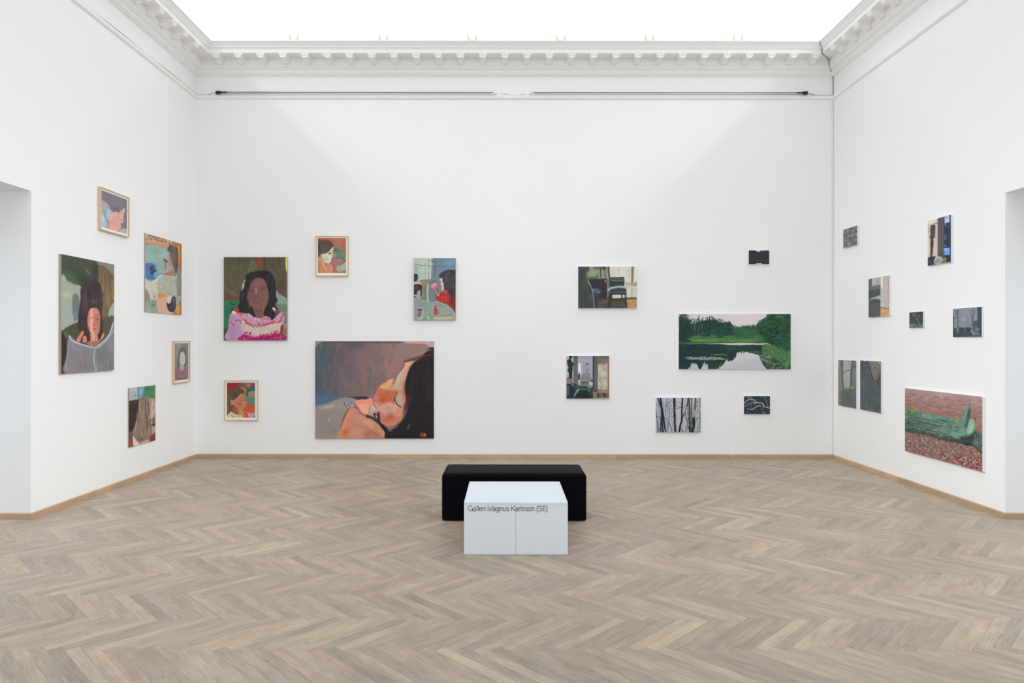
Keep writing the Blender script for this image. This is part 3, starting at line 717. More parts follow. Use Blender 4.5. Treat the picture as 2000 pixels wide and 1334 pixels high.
def art_sweater():
    p = Art('sweater', 425, 490, 7.213, '85,88 978,88 978,1262 88,1262', '5b5544')
    g, st = p.g, p.s_
    p.b('5f5c48', 220, 300, 160, 200, 0, .8); p.b('4e4b3a', 320, 140, 120, 60, 0, .7); p.b('6b5a40', 200, 560, 130, 60, 20, .7)
    g('66674a', '470,130 500,110 470,240 420,310', 14, 4); g('6b6b4c', '430,290 480,160 540,150 560,260 500,290', 30, 5, .6)
    g('7c4632', '520,90 670,90 660,180 620,240 560,210', 24, 6, .95); p.b('8a4a38', 600, 160, 40, 60, 0, .8)
    p.b('5b5440', 800, 250, 130, 120, 0, .8); p.b('54433a', 880, 500, 80, 150, 0, .8); p.b('5f4a35', 900, 160, 60, 70, 0, .6); p.b('6a5a44', 870, 620, 60, 40, 0, .6)
    st('6d6c55', 12, '255,205 320,260 400,330', 8, .8); st('8a7e62', 8, '110,510 170,570 240,610 300,622', 6, .8); st('6f6a58', 26, '100,530 180,600 300,640', 18, .5)
    g('3c3b32', '640,100 680,100 690,260 650,260', 20, 4, .5); g('7a4a30', '85,580 180,620 330,680 300,730 85,700', 40, 8, .6)
    g('d8d468', '955,90 980,90 978,280 960,260', 5, 1); st('5a5a30', 8, '860,95 970,98', 5, .8); p.b('a05a3c', 975, 380, 14, 60, 0, .7)
    g('337a50', '88,730 180,700 300,710 300,780 210,830 190,980 130,1110 88,1100', 12, 4); p.b('2c6a48', 150, 850, 60, 120, 0, .6); st('1f3a2c', 14, '180,735 230,760 260,740', 8); g('232a28', '215,790 205,860 180,900 200,820', 8, 2)
    g('7f9a88', '820,565 880,610 950,660 978,690 978,780 850,770 820,690', 14, 4); g('6f7f68', '800,770 978,760 978,900 860,850', 26, 5); st('b9c4b0', 8, '900,640 950,670', 5); st('a9bcb0', 7, '828,570 830,690', 5, .7)
    g('86858a', '950,900 978,880 978,1262 930,1262 900,1100', 16, 4, .7); g('8f6c5c', '920,1070 975,1080 975,1190 910,1200', 16, 4); p.b('b4603c', 940, 1130, 22, 46, 0, .8); g('9c948e', '890,1030 978,1020 978,1080 900,1075', 14, 4, .8)
    g('47454a', '88,1110 150,1130 170,1262 88,1262', 20, 4)
    # hair
    g('a9c2c4', '390,395 350,470 335,560 380,530 400,440', 10, 3)
    g('2c262a', '560,285 480,300 400,350 385,440 365,540 315,580 310,660 320,720 290,780 300,860 420,880 500,940 540,960 740,970 800,960 860,850 800,760 840,710 820,620 815,520 800,400 750,310 680,278', 10, 4)
    p.b('3c363e', 345, 650, 26, 90, 0, .8); p.b('38343c', 770, 450, 26, 120, -8, .8); p.b('403638', 560, 320, 70, 20, 0, .5); p.b('413a42', 420, 420, 18, 60, 15, .6)
    # face
    g('815955', '570,380 640,395 680,450 705,540 722,600 715,690 690,760 660,820 620,860 540,870 490,820 450,770 420,700 412,620 430,520 470,430 520,395', 10, 3)
    g('7c5648', '490,800 560,860 650,800 655,930 600,945 530,930', 14, 4); p.b('8c6558', 570, 460, 80, 60, 0, .7); p.b('724b4c', 500, 640, 60, 80, 0, .6); p.b('8f5652', 650, 740, 55, 60, 0, .8); p.b('88605c', 660, 610, 40, 60, 0, .6); p.b('7a5250', 520, 720, 50, 50, 0, .5)
    g('40302f', '430,520 470,430 500,400 450,520 430,640 415,600', 12, 2, .8); g('a2807c', '530,530 555,530 555,590 540,610 528,590', 12, 2, .9); st('5d403c', 9, '445,525 490,510 520,518', 8, .8); st('5d403c', 9, '600,522 640,510 680,520', 8, .8)
    st('463c38', 14, '465,562 490,560 510,566', 10, .8); st('4c4a42', 14, '612,552 635,545 660,553', 9, .9); p.b('3a3632', 632, 551, 9, 7, 0, .9); p.b('453a38', 484, 560, 9, 7, 0, .9)
    st('5e3c3c', 8, '530,650 560,665 590,655', 8, .7); st('6d3f42', 10, '515,738 550,728 600,738', 8, .8); st('9a706a', 9, '535,752 585,756', 7, .6); p.b('5f4038', 565, 840, 60, 20, 0, .5); st('9c8a70', 12, '655,810 640,880', 10, .6); p.b('9c6a60', 565, 690, 26, 10, 0, .5)
    g('2c262a', '655,850 720,760 760,860 760,975 700,950 655,900', 10, 3); g('2c262a', '470,780 520,880 540,950 480,930 430,880', 10, 3)
    p.d(110, 110, 8, 80, '3a3438 241f24 46404a 1e1a20 4a3e40', '370,470 420,360 560,290 500,400 440,480 410,600 460,800 500,900 380,880 300,800 320,640', .45, 18)
    p.d(90, 120, 8, 95, '3a343c 241f24 443c48 1e1a20 504038', '620,300 740,320 800,450 820,640 790,760 840,840 760,940 680,860 730,720 720,520 680,420', .45, 15)
    p.d(60, 150, 12, 110, '6b6648 4f4c38 75684a 5c4c38', '100,110 420,110 380,330 300,560 100,480', .35, 30); p.d(50, 130, 12, 80, '665c44 4c4234 6c5a40', '680,110 940,110 960,620 860,560 800,330', .35, 20)
    # sweater
    g('c58fb4', '190,880 230,850 300,870 440,880 520,935 620,945 680,915 740,950 770,975 880,870 940,890 930,1010 890,1080 900,1200 930,1262 160,1262 155,1100 165,960', 8, 4)
    g('b48ab0', '165,960 200,900 280,990 320,1120 330,1262 170,1262', 20, 5, .7); g('a684a4', '170,1060 250,1100 240,1262 180,1262', 20, 5, .6); p.b('b49ac4', 850, 930, 40, 50, 40, .7); p.b('d49cc0', 560, 965, 120, 22, 5, .7); g('e3c0d0', '770,810 800,800 830,850 800,850', 8, 2)
    g('e8d4cc', '205,850 260,850 270,890 215,880', 8, 3); g('c43838', '240,830 290,800 300,870 270,880', 10, 3); g('b83c3a', '800,845 850,840 830,890', 8, 2)
    g('c9b9ac', '330,990 400,1000 480,1050 600,1070 740,1040 880,1000 900,1100 860,1130 720,1170 560,1190 420,1150 350,1110', 12, 5); g('b9ab90', '360,1010 390,1010 390,1090 350,1100', 12, 3, .8); p.b('b7b39c', 600, 1100, 160, 26, 0, .6)
    g('a81e62', '340,1190 400,1180 520,1215 620,1200 760,1180 900,1160 930,1262 330,1262', 10, 5); g('b41c6c', '420,1200 560,1220 560,1262 420,1262', 20, 4, .6); g('8a1a50', '590,1200 700,1180 700,1262 600,1262', 16, 4, .6)
    z = '395,980 410,1030 430,1010 450,1050 475,1030 500,1070 530,1040 555,1068 585,1035 615,1062 640,1030 665,1055 690,1018 715,1040 740,1005 765,1025 795,990 820,1012 845,1000 860,1010 880,985 905,930 930,890'
    P = pts_of(z)
    for i in range(len(P)-1): p.s_('c4372c', 17, P[i:i+2], 7, .95, 2)
    for q in ('180,1000 215,1025 235,1060', '280,975 320,985 335,1025', '310,880 360,885 420,890 430,905', '320,900 350,940', '650,960 700,950 720,970', '250,985 290,975', '380,960 410,990', '890,940 905,990', '920,900 890,960'): st('b83a44', 13, q, 6, .9)
    p.d(26, 26, 15, 90, 'bb3338 a82c46', '350,1120 420,1140 560,1180 720,1160 870,1110 880,1140 720,1190 560,1210 400,1180', .9, 40); p.d(40, 18, 12, 0, 'c4372c d8b4c0 b98cae d9c2b0', '310,890 440,900 400,960 330,980', .7, 90)
    p.d(40, 26, 8, 100, '7c1644 c83a80 d8a0b8', '350,1200 900,1180 910,1255 340,1255', .6, 60); g('7c2c30', '890,1060 930,1050 900,1180 880,1150', 8, 2, .8); p.d(60, 30, 8, 90, 'd8ccb8 b4a898 c8b0b4', '370,1040 860,1040 840,1110 400,1120', .6, 15); st('d090ac', 10, '240,1080 300,1140 320,1220', 10, .7)
    p.d(50, 20, 10, 60, 'e0c4cc d8d0c4 c43a3c 9c3050', '300,880 440,890 520,940 700,930 760,990 880,890 920,910 880,990 760,1010 600,1050 420,1000 320,960', .55, 80)
    p.brush(700, 40, 12, 90, 60, .35, .03); p.grain(.035)
    return p

def art_table():
    p = Art('table', 795, 495, 9.527, '125,85 903,85 903,1240 128,1240', '8b9c98')
    g, st, h = p.g, p.s_, p.h
    h('b5bfae', '125,85 470,85 440,500 125,520', 10, 4); p.b('88a4a4', 170, 300, 50, 100, 0, .8); p.b('a9bdb0', 160, 130, 60, 60, 0, .7); p.b('c5c8b4', 330, 260, 60, 150, 0, .6); p.b('9cb0b0', 250, 420, 60, 60, 0, .7)
    h('6f8592', '465,85 903,85 903,560 560,560 440,560', 14, 4); p.b('6f98b4', 800, 170, 110, 80, 0, .9); p.b('5d7d98', 640, 170, 60, 80, 0, .7); p.b('6c7e86', 520, 400, 60, 120, 0, .6)
    st('c9cdb8', 20, '440,90 440,300 425,500', 12, .7); p.b('8b9ca0', 480, 200, 22, 100, 0, .6)
    st('434c54', 10, '520,88 522,250 520,420', 6, .8); st('4c5a60', 8, '540,238 880,235', 5, .9); st('4a5458', 8, '128,205 250,222 400,235 520,255', 5, .9); st('50605f', 8, '405,120 408,300 405,480', 5, .8); st('55605f', 6, '335,150 340,420 350,600', 5, .7)
    st('3c484c', 10, '400,130 500,155', 6); st('6b7670', 6, '280,375 410,380', 5, .7); st('39443f', 9, '240,505 330,495 425,490', 5); p.b('3a4448', 520, 245, 18, 16, 0, .8); st('5d6a70', 6, '520,380 600,375 640,300', 5, .6)
    g('2b3c48', '130,400 160,380 200,400 195,500 130,520', 10, 3); g('8b7f63', '260,510 420,500 400,620 380,820 270,850 280,620', 16, 5, .8); h('c3b8a0', '125,530 270,545 270,590 125,580', 8, 3)
    g('3a2c2c', '130,590 270,590 275,700 262,800 130,760', 10, 4); p.b('7b5148', 180, 640, 34, 40, 0, .7); p.b('2e2220', 250, 680, 16, 90, 0, .8); g('9a9ca4', '205,700 245,690 250,830 200,850 185,760', 10, 3); st('d0ccc4', 14, '130,775 170,780 200,830', 8); p.b('2b2a30', 150, 810, 20, 28, 0, .9); p.b('8f8a90', 190, 800, 16, 40, 0, .6)
    st('3f403c', 9, '350,600 352,720 345,850', 6, .7); st('3c3a34', 9, '270,840 350,845', 5, .8); p.b('6c6a50', 320, 700, 40, 90, 0, .6); st('7a7458', 7, '270,620 400,610', 6, .6)
    g('b7c2b2', '370,600 410,600 410,860 380,870', 12, 4); g('6f7f80', '410,510 540,520 640,600 660,720 560,800 540,900 410,880', 14, 4); p.b('5f5f60', 500, 530, 60, 24, 0, .7); p.b('7a8a84', 620, 640, 50, 60, 0, .6)
    # girl
    g('d3bcb8', '600,440 660,440 680,520 672,640 655,700 640,660 655,600 615,575 640,540 612,500', 10, 3); p.b('b6a5ac', 650, 500, 24, 18, 0, .6); p.b('e0a6ae', 640, 560, 20, 14, 0, .7)
    g('b8322e', '540,790 620,740 700,690 760,650 800,690 903,800 903,1100 860,1050 760,960 640,910 540,870', 10, 4)
    p.b('c9352c', 600, 830, 60, 40, 0, .8); p.b('8a2826', 820, 920, 60, 90, 0, .8); p.b('7c2424', 880, 1000, 26, 80, 0, .8); g('c0503c', '690,720 740,640 770,700 720,760', 12, 4); p.d(60, 34, 10, 60, 'd24a3c 9a2c2a c8685c 8f2422', '560,800 700,720 760,760 720,920 560,860', .6, 60)
    g('3e3b42', '610,470 600,410 650,350 720,320 800,300 860,310 903,340 903,820 850,800 780,760 740,680 700,700 690,600 660,520 650,450', 10, 4)
    p.d(170, 90, 7, 86, '2f2c32 55525a 3a363c 66606a 443a3c', '680,400 880,390 890,780 790,730 700,600', .55, 8); p.b('66605e', 760, 380, 60, 30, -30, .5); g('2a282e', '800,340 870,340 890,420 850,380', 12, 3, .8); p.b('5a4440', 640, 410, 20, 30, 0, .7); p.d(60, 160, 6, 88, '4c3230 6a3a34 3c3030', '780,700 903,700 903,1000 800,900', .4, 6)
    g('d98a98', '440,610 490,560 550,545 555,610 520,640 480,655', 8, 3); p.b('e5a0ac', 500, 590, 26, 20, 0, .8); st('b4506a', 9, '510,640 530,600 545,560', 6, .7)
    g('a07068', '500,640 560,640 600,700 610,780 570,800 530,720', 10, 3); p.b('6c4444', 560, 680, 16, 36, -30, .8); p.b('c8b49c', 565, 770, 20, 20, 0, .8); st('d0a090', 8, '510,650 550,740', 6, .7); st('3c3836', 9, '525,750 545,780', 6, .8)
    # table
    g('8b9a90', '100,850 260,855 420,900 540,890 640,915 740,960 820,1020 880,1100 903,1180 903,1300 100,1300', 8, 4)
    st('a9b0a0', 14, '540,895 640,920 740,965 820,1030 870,1110 885,1240', 8); st('565c5a', 9, '640,908 740,952 830,1015 890,1090', 6, .8); p.b('7a9490', 300, 960, 120, 70, 0, .6); p.b('8aa09c', 400, 1060, 80, 100, 0, .6); p.b('7f8468', 620, 960, 90, 30, 20, .7); p.b('9aaca8', 720, 1110, 100, 30, 0, .7)
    st('b9b694', 9, '500,950 440,1100 430,1230', 6, .8); st('4b5c50', 9, '440,1060 420,1170', 6, .8); st('a08a70', 10, '600,1010 720,990 760,1000', 6, .8); st('8a9a70', 16, '430,1160 560,1170 800,1150', 8); st('5d6a48', 8, '540,1165 700,1165 820,1150', 6, .9); g('b7ae8c', '520,1180 820,1170 830,1225 540,1230', 12, 4); st('66706c', 7, '200,990 360,910', 6, .7)
    st('b49c8c', 8, '620,1040 740,1010', 6, .7); g('7e9650', '300,1190 420,1160 500,1180 420,1235 300,1235', 16, 4, .6); g('8fb8c4', '385,1160 420,1170 410,1230 385,1225', 8, 2)
    g('a9b0b0', '185,1020 290,1020 300,1180 280,1215 200,1215', 8, 3); g('54606a', '195,1030 280,1028 280,1065 200,1070', 6, 2); g('8c6c78', '198,1075 272,1072 270,1150 240,1190 200,1180', 8, 3); p.b('a04c50', 225, 1160, 24, 24, 0, .6); st('c8ccc8', 8, '298,1050 300,1160 270,1210', 6, .7)
    g('c0303c', '505,990 530,965 550,990 560,1040 590,1110 560,1130 505,1135 510,1060', 7, 2); p.b('e0c4c8', 535, 1005, 12, 10, 0, .9); p.b('e8b8a8', 552, 1090, 14, 13, 0, .9); p.b('5c3c6c', 540, 1050, 16, 16, 0, .8)
    p.brush(700, 50, 14, 90, 60, .3, .03); p.grain(.04)
    return p

def art_profile():
    p = Art('profile', 605, 450, 13.34, '212,200 940,200 940,1108 212,1108', 'b0624e')
    g, st = p.g, p.s_
    p.b('b4503e', 350, 220, 160, 50, 0, .8); p.b('b5705c', 740, 330, 140, 130, 0, .8); p.b('c05044', 880, 420, 70, 70, 0, .8); p.b('b06068', 900, 230, 60, 50, 0, .7); p.b('7c4c38', 240, 230, 40, 60, 0, .7); p.b('a86a50', 640, 300, 60, 90, 0, .6)
    g('5c7c60', '600,440 720,470 820,510 940,520 940,830 880,800 780,720 640,700', 24, 5); p.b('3d6c4c', 700, 510, 80, 36, 10, .9); p.b('7fae88', 660, 650, 50, 50, 0, .8); p.b('8a8a5c', 850, 620, 80, 60, 0, .8); g('7e7c58', '850,480 940,500 940,820 880,780', 30, 5, .7)
    g('56423a', '212,280 300,260 420,250 520,270 600,340 610,420 560,460 500,560 400,590 300,610 212,700', 14, 5)
    p.b('44523f', 380, 490, 100, 80, -20, .9); p.b('3c7050', 370, 580, 70, 26, 0, .8); p.b('6c3838', 480, 360, 60, 60, 0, .6); p.b('2e2c28', 250, 450, 36, 120, 0, .8); p.b('7a6a58', 320, 400, 40, 30, -40, .6); p.b('3a2c28', 590, 380, 20, 40, 0, .7)
    g('d2ccb8', '610,430 600,540 590,620 600,680 570,740 560,800 530,850 440,860 380,820 330,700 300,640 400,610 480,570 540,500', 10, 3)
    p.b('bcb490', 430, 740, 70, 60, 0, .8); p.b('ddd2c0', 520, 700, 30, 60, 0, .6); p.b('a07c60', 260, 590, 30, 26, 0, .6)
    g('d8a070', '590,560 625,610 600,660 570,650', 8, 2); st('7c5468', 9, '480,560 530,550 560,570', 6, .7); g('5c3c44', '475,595 550,585 560,605 530,625 490,612', 8, 2); p.b('e0b49c', 580, 680, 20, 16, 0, .8)
    g('c79478', '212,760 300,690 340,760 400,900 440,990 400,1108 212,1108', 20, 5); g('c97c40', '250,800 300,850 360,960 400,1108 240,1108', 24, 5); p.b('d89c60', 330, 1000, 40, 80, 0, .6); p.b('8c6850', 230, 950, 24, 150, 0, .6)
    g('cf8468', '460,860 560,880 590,960 580,1108 400,1108 430,980', 18, 4); p.b('c88c6c', 520, 960, 50, 60, 0, .6); st('e0c0a0', 18, '340,800 380,920 440,1000', 14, .7)
    g('b06a58', '590,720 680,720 690,840 685,1000 690,1108 590,1108 600,900', 12, 3); st('e4c8b0', 10, '570,920 575,1100', 8, .8); p.b('b8806c', 640, 800, 24, 60, 0, .6)
    g('8c6478', '560,740 600,700 640,720 620,800 580,800', 10, 3); g('93707c', '670,740 760,720 860,740 890,790 850,860 760,920 700,920 690,830', 12, 3); st('6c5048', 14, '680,720 780,715 880,755 895,800 840,870 740,930', 8, .8); p.b('a88a98', 760, 800, 60, 36, 0, .6)
    g('a9a890', '700,930 800,910 900,840 940,830 930,1000 860,1060 720,1060', 16, 4); p.b('c9b8a0', 870, 960, 40, 60, 0, .6); p.b('a06850', 820, 1090, 110, 22, 0, .8); p.b('5c4438', 920, 1090, 30, 26, 0, .7); st('4c4038', 10, '520,850 560,850 575,800', 7, .8)
    p.brush(260, 70, 22, 90, 60, .3, .03); p.grain(.03)
    return p

def art_redboy():
    p = Art('redboy', 430, 735, 14.04, '185,175 955,175 955,1135 185,1135', '7a4a3e')
    g, st = p.g, p.s_
    g('a01c24', '170,160 560,160 480,230 400,330 230,480 170,500', 40, 6); p.b('7c3430', 420, 290, 120, 60, 0, .8); p.b('7a4a50', 560, 240, 70, 70, 0, .8); p.b('84383c', 330, 340, 60, 30, 0, .6)
    g('6c5470', '660,165 955,165 955,230 780,330 690,340 640,260', 24, 5); p.b('7c3c58', 860, 220, 60, 36, 0, .7); g('24584c', '690,400 760,350 860,320 955,270 955,400 860,410 760,440 720,520 700,520', 18, 4)
    p.b('1f5c50', 790, 370, 50, 30, 0, .8); p.b('42585e', 900, 300, 50, 40, -30, .7)
    g('86875f', '780,430 955,400 955,600 820,600 770,540', 18, 4); g('5d8058', '720,560 850,580 955,600 955,820 820,770 700,740', 24, 5); p.b('7d7c54', 900, 680, 50, 80, 0, .7); p.b('4f7c58', 790, 640, 50, 50, 0, .6)
    p.b('e0620c', 612, 322, 48, 48, 0, 1, 5); p.b('e46408', 775, 250, 52, 56, 0, 1, 5)
    g('5a4c3e', '240,440 300,380 430,360 560,365 660,390 690,480 600,470 520,520 470,580 380,640 300,660 280,760 240,620', 16, 4)
    p.b('46422c', 620, 430, 50, 40, 0, .8); p.b('69445c', 495, 430, 36, 36, 0, .6); p.b('3e382c', 400, 520, 60, 70, 0, .8); p.b('6c5040', 280, 520, 40, 60, 0, .6); st('c4b8a4', 30, '660,360 690,400 688,450', 14, .8)
    g('6d4e3e', '185,560 280,600 300,760 340,860 330,950 200,1090 185,1100', 24, 5, .8); p.b('925c4c', 210, 900, 26, 140, 0, .6)
    g('c47c54', '500,560 560,480 680,480 700,540 705,640 720,760 680,800 650,850 600,930 520,930 430,860 380,780 370,680 420,620', 12, 3)
    g('bb6450', '610,500 690,490 695,640 640,650 600,560', 16, 3); p.b('a8542c', 540, 760, 70, 50, 20, .95); p.b('c87038', 500, 720, 50, 40, 0, .7); p.b('c06060', 440, 740, 36, 90, 0, .6); p.b('c88868', 650, 560, 30, 50, 0, .6); p.b('b4a070', 560, 540, 40, 30, 0, .6)
    st('4a4c44', 12, '525,665 570,660 605,685', 8, .9); p.b('5c4c58', 670, 670, 18, 22, 0, .8); st('7a5440', 9, '520,640 580,630', 8, .6); p.b('c8743c', 650, 720, 40, 36, 0, .7); st('8c3c28', 12, '595,860 640,850', 8, .8); p.b('d09c88', 620, 830, 20, 16, 0, .7); p.b('a86a44', 500, 860, 60, 40, 0, .6)
    g('c88460', '285,680 320,640 365,690 370,770 320,790 290,740', 8, 3); p.b('aa6444', 325, 720, 18, 40, 0, .8); st('e0a878', 8, '365,650 372,760', 6, .7)
    g('a85440', '340,860 420,850 500,920 500,1020 440,1030 360,980', 16, 4); g('c48858', '500,930 600,930 640,980 650,1135 560,1135 520,1040', 14, 4); p.b('a09048', 540, 1000, 20, 50, 0, .6)
    g('d3cc90', '185,1140 300,970 350,1000 440,1040 560,1050 600,1140', 10, 3); st('86863c', 22, '300,1050 350,1100 420,1090', 14, .8); st('8a8840', 20, '500,1060 490,1130', 12, .8); st('e0d8b0', 14, '310,990 250,1100', 10, .7); g('d8a49c', '510,1060 560,1060 600,1140 520,1140', 14, 3, .8)
    g('cf4c20', '690,800 740,770 860,800 955,870 950,980 860,1010 740,985 740,1060 780,1135 650,1135 660,940', 12, 3); p.b('b8441c', 780, 900, 90, 36, 0, .7); p.b('c47030', 900, 930, 40, 40, 0, .8); st('d8a08c', 12, '690,800 650,880 645,1100', 8, .8); p.b('dc5c30', 720, 1080, 36, 50, 0, .6)
    g('b0a29c', '745,990 860,1010 950,1010 900,1135 800,1135', 12, 3); p.b('4c6c54', 930, 1100, 26, 40, 0, .8)
    p.brush(260, 70, 22, 60, 60, .3, .03); p.grain(.03)
    return p
def art_book():
    p = Art('book', 105, 485, 5.231, '77,58 617,165 617,1247 77,1280', '4a4a3e')
    g, st = p.g, p.s_
    g('454a3e', '60,40 450,110 450,300 300,420 60,330', 14, 4); p.b('3c4a34', 180, 240, 110, 60, 20, .8); p.b('5a7048', 150, 270, 80, 34, 30, .7); p.b('587048', 340, 240, 40, 16, 45, .6); p.b('4a4c42', 300, 160, 90, 40, 0, .6); st('6c8658', 9, '320,200 370,270', 8, .7); p.b('2e3c2a', 300, 320, 60, 60, 0, .7); p.b('333832', 420, 220, 26, 80, 0, .8); p.b('50684a', 200, 330, 70, 24, 25, .6)
    g('9aa293', '77,290 160,350 280,400 270,560 250,700 240,780 77,840', 14, 4); p.b('b8bda8', 130, 470, 50, 40, 0, .8); p.b('91a4a0', 140, 640, 50, 110, 0, .7); g('64746e', '195,480 240,470 265,560 250,700 210,740 190,620', 14, 3); p.b('6c86a8', 222, 680, 18, 44, 0, .8); p.b('8a9a78', 170, 360, 60, 24, 30, .7)
    g('4a4a36', '77,850 160,790 260,760 280,900 180,890 130,920 77,900', 14, 4); p.b('64784a', 120, 880, 30, 36, 0, .7); g('332a26', '77,870 130,930 140,1000 120,1250 77,1260', 10, 3); st('5c3c2c', 10, '78,960 90,1100', 8, .6)
    g('6c5a44', '450,165 520,170 560,230 617,265 617,600 560,680 520,740 480,720 460,500', 12, 4); p.b('74664e', 520, 320, 40, 110, 0, .6); p.d(40, 160, 10, 90, '8a7452 5c4a36 7a6448 a08848', '460,200 610,290 600,620 480,700', .5, 5); g('76827a', '445,130 617,165 617,262 570,230 520,180 450,165', 8, 2); st('8e8c7c', 7, '450,170 520,178 570,240 612,270', 6, .8); p.b('b08c3c', 600, 490, 14, 50, 0, .7); p.b('3a3230', 445, 230, 10, 90, 0, .8)
    g('9ba69c', '617,560 580,600 550,700 580,740 617,720', 12, 3); p.b('8fa8a0', 600, 690, 18, 30, 0, .7); g('57523f', '500,720 617,700 560,860 520,900 490,820', 16, 3); st('403a30', 9, '500,740 520,860', 7, .7)
    g('3f3336', '370,300 420,310 470,370 495,440 498,560 492,700 500,860 470,940 340,940 300,860 250,830 250,680 270,560 275,420 300,360 340,320', 10, 3)
    p.b('4c3c42', 340, 420, 40, 60, 0, .7); p.b('3c3a60', 470, 460, 16, 90, 0, .7); p.b('2c3460', 340, 305, 30, 12, 0, .8); p.b('5c4444', 320, 560, 24, 120, 0, .6); p.b('6a5654', 420, 540, 40, 24, 0, .7); p.b('2e2426', 280, 720, 22, 90, 0, .7); p.d(70, 120, 8, 88, '332a2c 54424a 2c2426 5e4a48', '280,400 490,400 490,900 260,800', .45, 8); p.b('5c4a56', 375, 330, 24, 26, 0, .7)
    g('c07a66', '370,620 430,610 465,650 472,740 462,850 430,890 380,880 350,800 345,700', 8, 2); g('e0a28e', '370,640 400,625 400,740 395,860 372,840', 10, 2, .9); p.b('a86454', 440, 720, 20, 60, 0, .7); st('543434', 7, '430,725 458,728', 6, .9); st('6c4440', 6, '372,712 398,708', 5, .7); st('c03c3c', 10, '402,822 430,828', 6, .9); p.b('d8947c', 430, 650, 24, 24, 0, .6); p.b('8c4c40', 412, 780, 12, 14, 0, .5); g('c98874', '375,870 440,870 450,960 380,990 365,930', 10, 3); st('ecc0a8', 12, '400,860 408,970', 8, .8); p.b('d8705c', 350, 740, 8, 26, 0, .6)
    g('3a2c2a', '450,880 500,860 490,930 460,950', 10, 2); g('3c2e2a', '300,880 370,900 360,970 300,950', 12, 2)
    g('d47e64', '235,930 290,845 305,860 280,920 250,970', 6, 2); g('d08068', '300,900 330,900 335,950 300,960', 7, 2); g('cc7c68', '470,940 500,865 515,890 500,920', 6, 2); g('b86854', '330,960 450,940 500,920 410,1000', 12, 3); p.b('443a34', 290, 930, 12, 20, 0, .8)
    g('7d7a84', '165,885 240,950 330,990 410,1010 410,1260 110,1270 130,1100 150,920', 8, 3); g('77797a', '410,1010 480,970 560,870 600,760 617,750 617,1247 410,1260', 8, 3)
    p.b('8a7478', 240, 1130, 90, 80, 0, .6); p.b('666c60', 480, 1120, 50, 70, 0, .6); p.b('8c8a98', 200, 1010, 60, 30, 20, .7); p.b('6c5c54', 560, 1200, 50, 30, 0, .5); p.b('a87c6c', 170, 1240, 60, 24, 0, .6); p.b('8c949c', 580, 1000, 30, 100, 0, .6); p.b('6e6864', 330, 1200, 60, 50, 0, .6)
    st('b4c0c6', 14, '160,895 200,950 300,985 410,1015 480,970 560,890 605,770', 7); st('a8b4b8', 20, '415,1020 410,1130 430,1250', 10, .9); st('9aa4ac', 9, '150,930 135,1100 125,1240', 7, .8); st('c0c8c8', 8, '430,1030 520,960 612,840', 7, .8); st('9aa49c', 8, '240,960 330,1000 400,1005', 6, .6)
    p.d(50, 140, 8, 88, '8c8890 6c6c74 9a98a0 786c6c', '140,1000 610,1000 610,1230 130,1250', .35, 8); p.brush(600, 46, 12, 88, 40, .3, .03); p.grain(.035)
    return p

